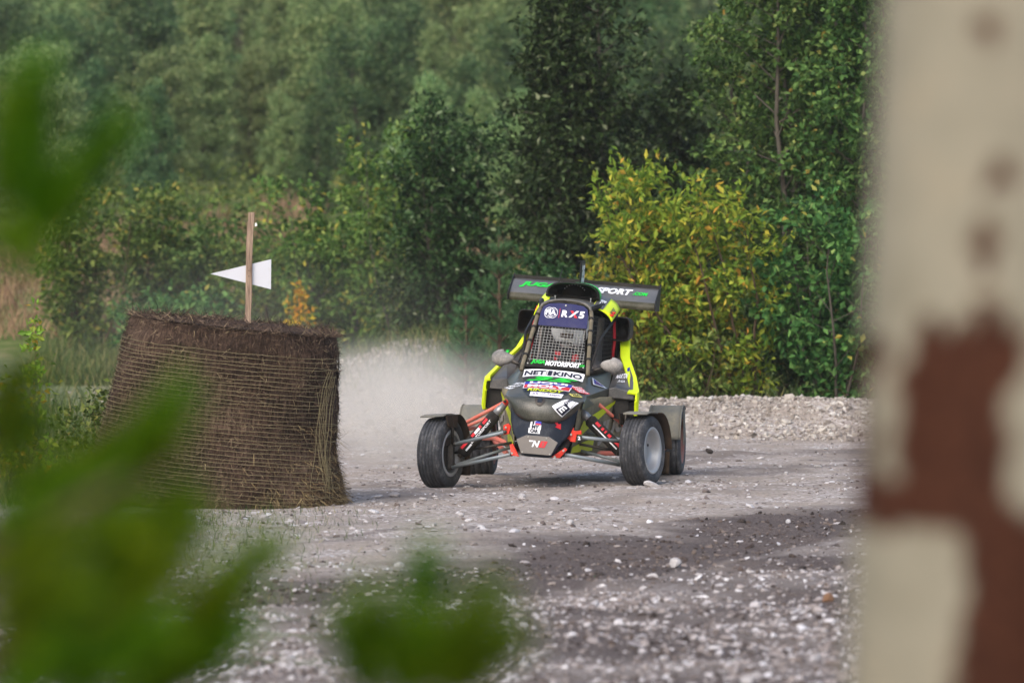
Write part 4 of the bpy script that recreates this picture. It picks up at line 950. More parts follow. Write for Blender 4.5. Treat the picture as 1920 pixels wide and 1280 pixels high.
make_wheel('rear_wheel', -1, (-.640, 1.75, WZ - .004), 0, .205, .228, 4, M_rust)
make_wheel('rear_wheel', 1, (.655, 1.75, WZ + .006), 0, .205, .228, 4, M_rust)
# ---- mudguards
def guard(name, sd, loc, rot, W, rad, a0, a1, mat, shift=0, flat=0, lip=True, side=0):
    """an arc of sheet over a tyre, angles measured from the front (180) over the top (90) to the back (0)"""
    o = MB()
    def f(u, v):
        a = R(a0 + (a1 - a0) * v); r = rad + flat * abs(math.sin((a0 + (a1 - a0) * v - 90) / 57.3)) ** 2
        return (shift + W * (u - .5), -r * math.cos(math.pi - a) * 1.0, r * math.sin(a))
    o.grid(f, 4, 18); g = o.build(name, mat, car, smooth=True, solid=0.006); g.location = loc; g.rotation_euler = (0, 0, rot)
    if lip:
        for e in (0, 1):
            m = MB(); m.tube([f(e, k / 18) for k in range(19)], .006, 5); m.build('rolled_edge', mat, g, smooth=True)
    return g
for sd, lz in ((-1, WZ - .012), (1, WZ + .010)):
    loc = (sd * .662, 0, lz)
    # front guards: a flat top sheet and a flap hanging behind the tyre, both steering with the wheel
    o = MB(); o.grid(lambda u, v: (-.078 + .165 * u, -.13 + .20 * v, .247 + .010 * math.sin(v * 3.1)), 6, 6)
    g = o.build('front_mudguard', M_fend, car, smooth=True, solid=0.010); g.location = loc; g.rotation_euler = (0, R(-3 if sd < 0 else 0), STEER)
    o = MB(); o.grid(lambda u, v: (-.085 + .195 * u, .07 + .195 * math.sin(v * 1.5), .247 - .165 * (1 - math.cos(v * 1.5)) * 1.6), 4, 12); o.build('rear_arc', M_mud, g, smooth=True, solid=0.006)
    o = MB(); o.grid(lambda u, v: (-.105 + .2 * u, .262 - .01 * v, -.01 - .145 * v + .006 * math.sin(u * 5)), 5, 6); o.build('mud_flap', M_mud, g, smooth=True, solid=0.008)
    o = MB(); o.tube([(-sd * .10, -.03, .247), (-sd * .105, -.03, .16), (-sd * .085, .0, .06)], .011, 6); o.build('bracket', M_disc, g, smooth=True)
    o = MB(); o.plate([(-sd * .104, -.13, .244), (-sd * .104, .06, .244), (-sd * .108, .03, .16), (-sd * .108, -.11, .17)], (sd, 0, 0), .006); o.build('side_plate', M_mud, g)
    # rear guards
    g = guard('rear_mudguard', sd, (sd * .65, 1.75, WZ), 0, .218, .250, 174, 62, M_fend, shift=0.0)
    o = MB(); o.plate([(sd * .111, .02, .245), (sd * .111, .10, .225), (sd * .113, .09, .03), (sd * .113, .0, -.02)], (sd, 0, 0), .006); o.build('side_plate', M_fend, g)
# ---- suspension
def arm(a, b_, r=.0115, mat=M_tube, name='suspension_arm', parent=car):
    mb = MB(); mb.tube([a, b_], r, 10); o = mb.build(name, mat, parent, smooth=True)
    return o
def rod_end(o, p, r=.016):
    m = MB(); m.sphere(p, (r, r, r), 8, 6); m.build('rod_end', M_disc, o, smooth=True)
for a, b_, r in (((-.588, -.03, .118), (-.155, -.30, .218), .0125), ((-.575, .02, .130), (-.205, .12, .250), .0105), ((-.560, -.06, .272), (-.205, -.25, .360), .0125), ((-.560, .02, .275), (-.21, .22, .372), .010),
                 ((.560, -.02, .135), (.185, -.30, .219), .0125), ((.56, .04, .150), (.215, .12, .235), .0105), ((.555, -.03, .292), (.285, -.22, .327), .0125), ((.55, .04, .30), (.23, .22, .345), .010)):
    o = arm(a, b_, r); rod_end(o, a, .015); rod_end(o, b_, .014)
for a in ((-.60, .02, .20), (.60, .02, .22)):
    sdd = 1 if a[0] > 0 else -1
    mb = MB(); mb.box(a, (.045, .07, .20)); o = mb.build('upright', M_disc, car, bevel=.01)
    mb = MB(); mb.tube([(a[0] - sdd * .01, .10, .21), (a[0] - sdd * .40, .05, .28)], .009, 8); mb.build('steering_rod', M_disc, o, smooth=True)
def shock(top, bot, flipped):
    t, b_ = Vector(top), Vector(bot); d = b_ - t
    mb = MB(); mb.tube([t + d * .20, t + d * .24, t + d * .90, t + d * .95], [.030, .041, .043, .032], 14); s = mb.build('shock_absorber', M_sleeve, car, smooth=True)
    mb = MB(); mb.tube([t + d * .02, t + d * .10, t + d * .11, t + d * .22], [.022, .024, .028, .028], 12); mb.build('damper_body', M_alu, s, smooth=True)
    mb = MB(); mb.tube([t + d * .93, b_], [.018, .016], 10); mb.build('damper_rod', M_disc, s, smooth=True)
    mb = MB(); mb.sphere(t, (.02, .025, .024), 10, 8); mb.build('top_mount', M_red, s, smooth=True)
    mb = MB(); mb.tube([t + Vector((0, -.045, .012)), t + Vector((0, .03, .012))], .010, 8); mb.build('bolt', M_disc, s, smooth=True)
    # print on the sleeve, facing the front
    ax = d.normalized(); side = ax.cross(Vector((0, -1, 0))).normalized(); fw = side.cross(ax); fw = fw if fw.y < 0 else -fw
    up = side if side.z > 0 else -side
    def sl(u, v, off):
        ang = v / .0425; return t + d * u + (up * math.sin(ang) + fw * math.cos(ang)) * (.0435 + off)
    for u0, u1 in ((.33, .42), (.46, .50), (.53, .56), (.60, .66), (.76, .88)):
        mb = MB(); mb.grid(lambda p, q: sl(u0 + (u1 - u0) * p, .012 + .020 * q, .002), 2, 3); mb.build('lettering', M_rvin, s)
    if flipped:
        mb = MB(); mb.grid(lambda p, q: sl(.32 + .54 * p, -.008 + .008 * q, .002), 4, 2); mb.build('stripe', M_white, s)
    else:
        V, Fc = text2d('MOTORSPORT', .03, .1); ww = V[:, 0].max() - V[:, 0].min()
        mb = MB(); mb.add([sl(.52 - x / ww * .42, y * .016 - .004, .002) for x, y in V], Fc); mb.build('lettering', M_white, s)
        mb = MB(); mb.grid(lambda p, q: sl(.5 + .10 * p, .010 + .018 * q, .003), 2, 3); mb.build('lettering', M_white, s)
        mb = MB(); mb.grid(lambda p, q: sl(.74 + .12 * p, -.016 + .012 * q, .002), 2, 3); mb.build('stripe', M_white, s)
    return s
shock((-.238, .03, .540), (-.545, .02, .185), False); shock((.252, .03, .498), (.545, .02, .205), True)
# ---- red brackets at the corners of the nose
def bracket(pts, nrm=(0, -1, 0), th=.03, bolts=()):
    mb = MB(); mb.plate(pts, nrm, th); o = mb.build('red_bracket', M_red, car, bevel=.003)
    for p in bolts:
        m = MB(); m.lathe([(0, -.006), (.007, -.006), (.008, .0)], 10, Matrix.Translation(Vector(p)), 'y'); m.build('bolt', M_steel, o)
bracket([(-.165, -.33, .282), (-.142, -.34, .288), (-.098, -.36, .205), (-.150, -.35, .212)], bolts=[(-.143, -.372, .228)])
bracket([(.198, -.33, .262), (.212, -.33, .250), (.165, -.34, .196), (.110, -.36, .198), (.118, -.36, .208)], bolts=[(.135, -.36, .205), (.19, -.345, .245)])
bracket([(-.222, -.20, .402), (-.19, -.20, .415), (-.172, -.20, .395), (-.185, -.20, .345), (-.222, -.20, .34)], th=.03, bolts=[(-.208, -.207, .365), (-.205, -.207, .388)])
bracket([(.182, -.22, .388), (.255, -.22, .366), (.29, -.22, .372), (.292, -.22, .345), (.262, -.22, .345), (.252, -.22, .295), (.205, -.22, .30)], th=.04, bolts=[(.225, -.227, .345)])
mb = MB(); mb.tube([(.165, -.20, .385), (.24, -.20, .375)], .014, 10); mb.build('red_bracket', M_red, car, smooth=True)
mb = MB(); mb.plate([(.268, -.25, .342), (.30, -.25, .342), (.29, -.25, .305), (.262, -.25, .308)], (0, -1, 0), .01); o = mb.build('number_tag', M_black, car)
def tg(x, z, off=0.0): return Vector((x, -.25 - off, z))
lettering('2', tg, .281, .323, .018, .024, M_white, o, .05, off=.002)
mb = MB(); mb.tube([(.20, -.2, .30), (.165, -.25, .24), (.15, -.28, .21)], .028, 8); mb.build('hose', M_black, car, smooth=True)
# ---- dusty red frame tubes
for pts, r in (([(-.245, .10, .546), (-.57, .42, .388), (-.62, .75, .34), (-.62, 1.3, .33)], .0135), ([(.345, .30, .523), (.47, .80, .357), (.62, 1.05, .30), (.64, 1.4, .26)], .0135), ([(-.40, .50, .44), (-.60, .60, .352)], .0115),
               ([(-.16, .15, .235), (-.40, .70, .285), (-.56, 1.1, .27), (-.62, 1.5, .25)], .0165), ([(.20, .25, .205), (.48, .75, .185), (.64, 1.35, .19), (.655, 1.52, .195)], .0165), ([(-.30, .55, .19), (-.55, 1.7, .24)], .016), ([(.30, .9, .19), (.55, 1.7, .24)], .016),
               ([(-.33, 1.5, .30), (-.55, 1.75, .25)], .018), ([(.33, 1.5, .30), (.55, 1.75, .25)], .018)):
    mb = MB(); mb.tube(pts, r, 10); mb.build('frame_tube', M_pink, car, smooth=True)
tube([(.40, .9, .33), (.55, .9, .32)], .022, 'exhaust', M_disc, body=False)
mb = MB(); mb.box((0, 1.55, .48), (.5, .45, .40)); eng = mb.build('engine', M_disc, car, bevel=.03)
mb = MB(); mb.box((0, 1.80, .30), (.3, .3, .2)); mb.build('gearbox', M_disc, car, bevel=.03)

# ------------------------------------------------------------------ the driver
drv = empty('person', (CX, CY, car.location.z), YAW)
tag(drv, 'driver in a white helmet and dark race suit sitting behind the wire grille', 'person')
def skin_body():
    J = {'pelvis': ((0, .90, .42), .115), 'waist': ((0, .94, .55), .115), 'chest': ((0, .97, .70), .135), 'neckb': ((0, .97, .83), .075), 'neck': ((0, .95, .89), .052), 'head': ((0, .93, 1.00), .085), 'crown': ((0, .93, 1.07), .07)}
    E_ = [('pelvis', 'waist'), ('waist', 'chest'), ('chest', 'neckb'), ('neckb', 'neck'), ('neck', 'head'), ('head', 'crown')]
    for s, n in ((-1, 'l'), (1, 'r')):
        J['sh' + n] = ((s * .165, .97, .80), .062); J['el' + n] = ((s * .205, .78, .70), .045); J['wr' + n] = ((s * .150, .545, .775), .030); J['pa' + n] = ((s * .142, .505, .795), .030)
        J['hip' + n] = ((s * .09, .86, .42), .085); J['kn' + n] = ((s * .12, .46, .56), .062); J['an' + n] = ((s * .09, .10, .36), .042); J['to' + n] = ((s * .09, -.05, .42), .035)
        E_ += [('neckb', 'sh' + n), ('sh' + n, 'el' + n), ('el' + n, 'wr' + n), ('wr' + n, 'pa' + n), ('pelvis', 'hip' + n), ('hip' + n, 'kn' + n), ('kn' + n, 'an' + n), ('an' + n, 'to' + n)]
        for f in range(4):
            p = Vector((s * .142, .495, .795 + .018 - .013 * f)); q = p + Vector((-s * .012, -.022, .004)); r = q + Vector((-s * .022, .006, .0)); t = r + Vector((-s * .004, .022, -.002))
            for k, (v, rad) in enumerate(((p, .010), (q, .0095), (r, .009), (t, .008 + .0004 * (f == 1)))): J[f'f{n}{f}{k}'] = (tuple(v), rad)
            E_ += [('pa' + n, f'f{n}{f}0')] + [(f'f{n}{f}{k}', f'f{n}{f}{k+1}') for k in range(3)]
        J['th' + n] = ((s * .125, .52, .815), .011); J['tt' + n] = ((s * .112, .492, .818), .009); E_ += [('pa' + n, 'th' + n), ('th' + n, 'tt' + n)]
    names = list(J); idx = {k: i for i, k in enumerate(names)}
    me = bpy.data.meshes.new('body'); me.from_pydata([tuple(B(*J[k][0])) for k in names], [(idx[a], idx[b]) for a, b in E_], [])
    o = bpy.data.objects.new('body', me); C.objects.link(o)
    sk = o.modifiers.new('skin', 'SKIN'); sk.branch_smoothing = .4
    for k, d in zip(names, me.skin_vertices[0].data): d.radius = (J[k][1], J[k][1]); d.use_root = (k == 'pelvis')
    sb = o.modifiers.new('sub', 'SUBSURF'); sb.levels = 1; sb.render_levels = 1
    dg = bpy.context.evaluated_depsgraph_get(); dg.update(); m2 = bpy.data.meshes.new_from_object(o.evaluated_get(dg))
    bpy.data.objects.remove(o); m2.polygons.foreach_set('use_smooth', [True] * len(m2.polygons)); m2.name = 'body'
    return m2
M_suit = dirty('dark_race_suit', '#14161f', .85, 0, .1, 14)
bod = link('body', skin_body(), M_suit, drv)
M_helm = dirty('white_helmet', '#f2eeea', .3, 0, .15, 14, lo=.5, hi=.8, dustcol=lin('#8b6f60'))
HC = Vector((.012, .84, 1.035))
def helm(u, v):
    a = 2 * math.pi * u; b_ = -1.12 + (math.pi / 2 + 1.12) * v; c = math.cos(b_)
    fx = .132 * c * math.sin(a); fy = -.155 * c * math.cos(a); fz = .15 * math.sin(b_)
    k = max(0, math.cos(a)) ** 3 * max(0, -math.sin(b_))
    return B(HC.x + fx, HC.y + fy - .045 * k, HC.z + fz - .01 * k)
mb = MB(); mb.grid(helm, 32, 18); hm = mb.build('helmet', M_helm, drv, smooth=True, solid=.006)
mb = MB(); mb.grid(lambda u, v: B(HC.x + .135 * math.sin((2 * u - 1) * 1.1), HC.y - .163 * math.cos((2 * u - 1) * 1.1), HC.z - .005 + .07 * v), 16, 5); mb.build('visor', M_black, hm, smooth=True)
mb = MB(); mb.grid(lambda u, v: B(HC.x + .045 * (2 * u - 1), HC.y - .205 + .02 * (2 * u - 1) ** 2, HC.z - .075 + .03 * v), 8, 4); mb.build('chin_vent', dirty('brown_vent', '#4e3a33', .7, 0, .3), hm, smooth=True)
for s in (-1, 1):
    mb = MB(); mb.grid(lambda u, v: B(s * (.06 + .022 * (2 * u - 1)) , .83 - .02 * math.sin(v * 3) + .0, .86 - .30 * v), 3, 8); mb.build('harness_strap', M_rvin, drv, smooth=True, solid=.004)
    mb = MB(); mb.tube([B(s * .09, .86, .86), B(s * .12, .80, .78)], [.03, .02], 8); mb.build('neck_brace', M_black, drv, smooth=True)
mb = MB(); mb.box((.0, .80, .77), (.03, .02, .05)); mb.build('buckle', M_white, drv, mapf=B, bevel=.004)
mb = MB(); mb.tube([B(.215, .80, .78), B(.20, .68, .72)], [.05, .045], 10); mb.build('sleeve_patch', M_grey, drv, smooth=True)

# ------------------------------------------------------------------ plants
def leaf_mesh(P, D, N, L, W):
    """folded leaves: base points, directions, normals, lengths, widths"""
    D = D / (np.linalg.norm(D, axis=1)[:, None] + 1e-9); S = np.cross(D, N); S /= np.linalg.norm(S, axis=1)[:, None] + 1e-9; N = np.cross(S, D)
    m = P + D * (L * .45)[:, None]; w = S * (W * .5)[:, None]; up = N * (W * .16)[:, None]
    V = np.stack([P, m + w + up, P + D * L[:, None] - N * (L * .08)[:, None], m - w + up], 1).reshape(-1, 3)
    b = 4 * np.arange(len(P))[:, None]
    return V, np.concatenate([b + np.array([[0, 1, 2]]), b + np.array([[0, 2, 3]])])

def skeleton(seed, Ht, Rw, base, stems, spread, nbr, ntw, prof, lean=(0, 0), up=0.5, thick=0.03):
    """stems, branches and twigs: returns a wood builder and the twigs' end points"""
    rr = random.Random(seed); mb = MB(); tw = []
    for s in range(stems):
        a = rr.uniform(0, 6.283); sp = spread * rr.uniform(.4, 1.0) if stems > 1 else spread * .2
        hh = Ht * (1 if s == 0 else rr.uniform(.65, .98))
        top = Vector((math.cos(a) * sp + lean[0], math.sin(a) * sp + lean[1], hh)); st = Vector((math.cos(a) * .08 * min(1, stems - 1), math.sin(a) * .08 * min(1, stems - 1), -.05))
        pts = []
        for i in range(8):
            t = i / 7; pts.append(st + (top - st) * t + Vector((rr.gauss(0, .02), rr.gauss(0, .02), 0)) * Ht * t * (1 - t) * 2 + Vector((math.cos(a), math.sin(a), 0)) * sp * .35 * math.sin(t * math.pi) * .6)
        tk = thick * rr.uniform(.7, 1.1) * (1 if stems == 1 else .8)
        mb.tube(pts, [tk * (1 - .88 * i / 7) for i in range(8)], 6)
        for k in range(nbr):
            h = base + (1 - base) * ((k + rr.random()) / nbr); i = h * 7; j = min(6, int(i)); p = pts[j] + (pts[j + 1] - pts[j]) * (i - j)
            az = k * 2.399 + a + rr.uniform(-.5, .5); ln = Rw * prof(h) * rr.uniform(.6, 1.12) / (1 if stems == 1 else 1.25)
            el = up + rr.uniform(-.25, .3); d = Vector((math.cos(az) * math.cos(el), math.sin(az) * math.cos(el), math.sin(el)))
            q = p + d * ln + Vector((0, 0, -.10 * ln)); mid = p + d * ln * .55 + Vector((0, 0, .04 * ln))
            if ln > .08: mb.tube([p, mid, q], [tk * .34 * (1 - .6 * h), tk * .22 * (1 - .6 * h), tk * .06], 4, False)
            for t in range(ntw):
                f = rr.uniform(.25, 1.0); o = (p + (mid - p) * (f / .55)) if f < .55 else (mid + (q - mid) * ((f - .55) / .45))
                dd = (d + Vector((rr.gauss(0, .6), rr.gauss(0, .6), rr.gauss(.1, .45)))).normalized() * rr.uniform(.10, .32) * max(.35, Rw * .9) ** .6
                tw.append((o, o + dd))
        tw.append((pts[-2], pts[-1])); tw.append((pts[-1], pts[-1] + (pts[-1] - pts[-2]) * .9))
    return mb, tw

def leaves_on(tw, n, L, W, rg, droop=.25, jit=.035, updir=.55):
    A = np.array([t[0] for t in tw]); E_ = np.array([t[1] for t in tw]); k = rg.integers(0, len(tw), n); t = rg.uniform(0, 1, n)
    P = A[k] + (E_[k] - A[k]) * t[:, None] + rg.normal(size=(n, 3)) * jit
    ax = E_[k] - A[k]; ax /= np.linalg.norm(ax, axis=1)[:, None] + 1e-9
    D = ax * .6 + rg.normal(size=(n, 3)) * .7; D[:, 2] -= droop
    N = rg.normal(size=(n, 3)) * .55; N[:, 2] += updir
    return leaf_mesh(P, D, N, L * rg.uniform(.55, 1.25, n), W * rg.uniform(.6, 1.2, n))

M_bark = dirty('grey_bark', '#4a443c', .9, 0, .4, 9, dustcol=lin('#7b746a')); M_bark2 = dirty('brown_twigs', '#4e3f31', .9, 0, .3, 12, dustcol=lin('#71614e'))
L_alder = leafmat('alder_leaves', [(0, (.017, .047, .011, 1)), (.35, (.037, .094, .022, 1)), (.7, (.076, .16, .038, 1)), (.955, (.16, .27, .07, 1)), (.985, (.24, .29, .08, 1)), (1, (.30, .21, .035, 1))])
L_dark = leafmat('dark_leaves', [(0, (.008, .020, .005, 1)), (.4, (.016, .041, .010, 1)), (.75, (.032, .072, .018, 1)), (.95, (.09, .155, .055, 1)), (1, (.29, .34, .20, 1))])
L_olive = leafmat('olive_leaves', [(0, (.034, .065, .013, 1)), (.4, (.070, .122, .023, 1)), (.75, (.135, .20, .042, 1)), (.94, (.23, .28, .07, 1)), (1, (.38, .27, .045, 1))])
L_willow = leafmat('willow_leaves', [(0, (.052, .095, .012, 1)), (.3, (.115, .185, .020, 1)), (.58, (.21, .28, .030, 1)), (.82, (.33, .345, .040, 1)), (.93, (.47, .40, .050, 1)), (.97, (.52, .31, .048, 1)), (1, (.56, .24, .045, 1))], .35)
L_far = leafmat('far_leaves', [(0, (.048, .100, .029, 1)), (.4, (.115, .185, .064, 1)), (.8, (.21, .30, .118, 1)), (1, (.35, .40, .16, 1))], hue=.465, vary=.7)
L_fdark = leafmat('far_dark_leaves', [(0, (.021, .047, .018, 1)), (.5, (.050, .102, .036, 1)), (.9, (.105, .170, .065, 1)), (1, (.19, .245, .10, 1))], hue=.465, vary=.6)
L_fyel = leafmat('far_yellowing_leaves', [(0, (.085, .105, .022, 1)), (.5, (.175, .182, .042, 1)), (.9, (.26, .21, .06, 1)), (1, (.33, .21, .055, 1))], vary=.5)
L_pine = leafmat('pine_needles', [(0, (.024, .068, .027, 1)), (.5, (.054, .133, .050, 1)), (1, (.138, .254, .107, 1))], .15)
L_fpine = leafmat('near_pine_needles', [(0, (.020, .058, .001, 1)), (.5, (.062, .155, .002, 1)), (.85, (.165, .31, .005, 1)), (1, (.38, .50, .022, 1))], .35, vary=.1)
L_yel = leafmat('yellow_leaves', [(0, (.25, .25, .014, 1)), (.4, (.46, .35, .015, 1)), (1, (.67, .32, .012, 1))], .35)
L_birch = leafmat('fresh_birch_leaves', [(0, (.076, .195, .019, 1)), (.5, (.171, .314, .042, 1)), (.8, (.323, .371, .042, 1)), (1, (.571, .323, .025, 1))], .35)

def plant(name, label, cat, loc, seed, Ht, Rw, base, stems, spread, nbr, ntw, prof, nleaf, L, W, lm, wood=None, lean=(0, 0), up=.5, thick=.03, group=None, droop=.25, part='crown', own_leaves=0, jit=.035):
    root = empty(name, loc); tag(root, label, cat, group)
    mb, tw = skeleton(seed, Ht, Rw, base, stems, spread, nbr, ntw, prof, lean, up, thick)
    mb.build('trunk' if stems == 1 else 'stems', wood or M_bark, root, smooth=True)
    rg = np.random.default_rng(seed); V, Fc = leaves_on(tw, nleaf, L, W, rg, droop, jit)
    npmesh(part, V, Fc, lm, root)
    if own_leaves:                                                     # the biggest leaves towards the track, each one an object
        proto = []
        for k in range(5):
            v, f = leaf_mesh(np.zeros((1, 3)), np.array([[0., 0, 1]]), np.array([[0., -1, .3]]), np.array([1.0]), np.array([.42 + .05 * k])); proto.append(npmesh('leaf', v, f, lm, mesh_only=True))
        c = [t for t in tw if t[1].y < 0.15 * Rw]; r2 = random.Random(seed)
        for k in range(own_leaves):
            t = c[r2.randrange(len(c))]; o = bpy.data.objects.new('leaf', proto[k % 5]); C.objects.link(o); o.parent = root
            o.location = t[0] + (t[1] - t[0]) * r2.uniform(.5, 1.05) + Vector((r2.gauss(0, .02), -.02, r2.gauss(0, .02))); o.rotation_euler = (r2.gauss(0, .6), r2.gauss(0, .9), r2.gauss(0, .8)); s = L * r2.uniform(.8, 1.3); o.scale = (s, s, s)
    return root
egg = lambda h: max(.12, math.sin(min(1, (h + .12)) * 2.65) ** .8 if h < .95 else .15)
cone = lambda h: max(.1, 1.15 - h)
spire = lambda h: max(.16, min(1.0, .55 + 1.6 * h) * (1.12 - h) ** .8)
full = lambda h: .35 + .75 * math.sin(min(1, h) * 2.4)
def gz(x, y): return float(H(x, y)) - .02
def put(x, y): return (x, y, gz(x, y))

# the yellow-green willow bush beside the track and the alders behind it
plant('willow_bush', 'yellow-green willow bush with turning leaves right beside the buggy', 'bush', put(1.92, 48.0), 11, 1.98, .52, .06, 13, .72, 13, 8, full, 9600, .082, .038, L_willow, M_bark2, lean=(-.5, -.1), up=.75, thick=.022, own_leaves=220)
plant('willow_bush', 'lower yellowing willow bush hanging over the gravel bank behind the rear wing', 'bush', put(1.05, 48.3), 12, 1.22, .42, .03, 9, .42, 11, 8, full, 4400, .08, .034, L_willow, M_bark2, lean=(.0, -.1), up=.6, thick=.018, own_leaves=60)
plant('willow_bush', 'dark low willow bush at the foot of the yellow bush', 'bush', put(1.42, 47.75), 13, .62, .42, .03, 8, .42, 9, 7, full, 2600, .07, .034, L_olive, M_bark2, up=.35, thick=.014)
plant('alder_tree', 'tall dark green alder behind the yellow bush, its lower branches on the bank', 'tree', put(2.6, 49.0), 21, 5.2, 1.1, .03, 3, .5, 46, 9, egg, 22000, .070, .045, L_alder, up=.5, thick=.05)
plant('alder_tree', 'tall green alder half hidden by the cream post', 'tree', put(3.35, 48.4), 22, 5.4, 1.2, .02, 3, .5, 46, 9, egg, 21000, .070, .045, L_alder, up=.5, thick=.05)
plant('alder_tree', 'green alder standing between the dark leaning tree and the post', 'tree', put(2.3, 50.6), 23, 4.7, .85, .03, 3, .4, 44, 9, egg, 19000, .070, .045, L_alder, up=.55, thick=.045)
plant('alder_bush', 'dark leafy alder bush low between the yellow bush and the post', 'bush', put(2.75, 47.75), 24, 1.7, .62, .02, 9, .55, 14, 8, full, 7000, .08, .05, L_alder, up=.5, thick=.02)
plant('alder_tree', 'green alder right behind the cream post, farther right than the others', 'tree', put(4.5, 49.6), 25, 4.9, 1.15, .02, 3, .5, 40, 8, egg, 12000, .085, .055, L_alder, up=.5, thick=.05)
plant('alder_tree', 'rightmost green alder, wholly behind the cream post', 'tree', put(5.9, 50.4), 26, 5.3, 1.3, .02, 3, .5, 40, 8, egg, 12000, .09, .06, L_alder, up=.5, thick=.05)
# dark tree behind the car
plant('goat_willow', 'big dark broad-leaved tree with a pointed crown behind the rear wing', 'tree', put(.72, 54.6), 31, 4.1, 1.25, .03, 4, .34, 58, 10, spire, 26000, .085, .045, L_dark, up=.65, thick=.05)
plant('goat_willow', 'dark tree filling the gap behind the yellow bush and the dark pointed tree', 'tree', put(1.5, 56.5), 32, 2.9, .8, .02, 3, .4, 34, 9, egg, 11000, .09, .05, L_dark, up=.6, thick=.045)
plant('goat_willow', 'slimmer dark tree leaning from the left side of the big pointed tree', 'tree', put(-.42, 56.8), 33, 2.5, .8, .03, 4, .4, 34, 9, egg, 9000, .085, .042, L_dark, lean=(-.12, 0), up=.7, thick=.035)
plant('goat_willow', 'rounded bush in dark olive leaf left of the dark tree group', 'bush', put(-1.05, 58.2), 34, 2.3, .8, .02, 7, .6, 18, 8, full, 7500, .085, .042, L_olive, up=.6, thick=.025)
plant('hazel_bush', 'light olive bush behind the dusty mound right of the arrow sign', 'bush', put(-1.85, 60.0), 35, 1.95, .7, .02, 8, .6, 16, 8, full, 6500, .085, .045, L_olive, up=.6, thick=.022)
plant('alder_bush', 'dark low bush behind the gravel mound under the olive bushes', 'bush', put(-.75, 57.0), 36, 1.1, .6, .02, 8, .6, 13, 8, full, 5000, .075, .042, L_dark, up=.4, thick=.016)
plant('alder_bush', 'low dark bush at the foot of the big pointed tree', 'bush', put(.35, 53.4), 37, 1.05, .6, .02, 8, .6, 13, 8, full, 5000, .075, .042, L_dark, up=.4, thick=.016)
# bushes left of the track
for i, (x, y, h, w, lm, lab) in enumerate(((-4.55, 61.5, 1.75, .62, L_olive, 'green bush at the left, nearest the blurred green shoot'), (-3.85, 62.5, 1.65, .62, L_olive, 'leafy bush in the middle of the row behind the bale'),
        (-3.15, 62.0, 1.45, .6, L_alder, 'dark bush behind the left edge of the bale top'), (-2.55, 61.0, 1.25, .55, L_olive, 'low bush right behind the arrow sign'), (-2.0, 62.5, 1.35, .55, L_olive, 'bush between the arrow sign and the light olive bush'),
        (-3.5, 58.5, .75, .5, L_alder, 'lowest bush just above the left half of the bale'))):
    plant('willow_bush', lab, 'bush', put(x, y), 41 + i, h, w, .02, 8, .55, 15, 8, full, 5200, .085, .045, lm, M_bark2, up=.6, thick=.02)
# young yellow tree and a leafy sapling
plant('birch_sapling', 'small sapling with bright yellow leaves behind the right end of the bale', 'sapling', put(-2.12, 57.0), 51, max(.45, 1.02 - gz(-2.12, 57)), .12, .15, 1, .1, 14, 4, cone, 260, .062, .05, L_yel, M_bark2, up=.9, thick=.01, own_leaves=40)
plant('birch_sapling', 'young birch with fresh green and yellow leaves left of the bale', 'sapling', put(-2.93, 34.8), 52, 1.13, .16, .12, 1, .06, 16, 3, cone, 260, .048, .036, L_birch, M_bark2, up=.9, thick=.009, own_leaves=70, jit=.02)
plant('birch_sapling', 'shorter leafy young birch at the left edge beside the taller one', 'sapling', put(-3.22, 35.4), 53, .86, .24, .05, 3, .15, 12, 4, cone, 600, .046, .034, L_birch, M_bark2, up=.8, thick=.009, own_leaves=40, jit=.02)
plant('birch_sapling', 'low green birch shoots at the foot of the left saplings', 'sapling', put(-2.75, 36.0), 54, .62, .3, .05, 5, .25, 9, 5, cone, 1100, .045, .034, L_olive, M_bark2, up=.7, thick=.008)

# pines: whorls of needled shoots
def needles(shoots, n, ln, w, rg, ang=.75):
    A = np.array([s[0] for s in shoots]); E_ = np.array([s[1] for s in shoots]); le = np.linalg.norm(E_ - A, axis=1); k = rg.choice(len(shoots), n, p=le / le.sum()); t = rg.uniform(0, 1, n)
    ax = (E_[k] - A[k]) / le[k][:, None]; side = np.cross(ax, rg.normal(size=(n, 3))); side /= np.linalg.norm(side, axis=1)[:, None] + 1e-9
    P = A[k] + (E_[k] - A[k]) * t[:, None]; D = ax * math.cos(ang) + side * math.sin(ang) * rg.uniform(.5, 1.1, (n, 1)); D /= np.linalg.norm(D, axis=1)[:, None]
    S = np.cross(D, rg.normal(size=(n, 3))); S /= np.linalg.norm(S, axis=1)[:, None] + 1e-9; L = ln * rg.uniform(.7, 1.15, n)
    V = np.stack([P - S * w / 2, P + S * w / 2, P + D * L[:, None]], 1).reshape(-1, 3)
    return V, np.arange(3 * n).reshape(n, 3)
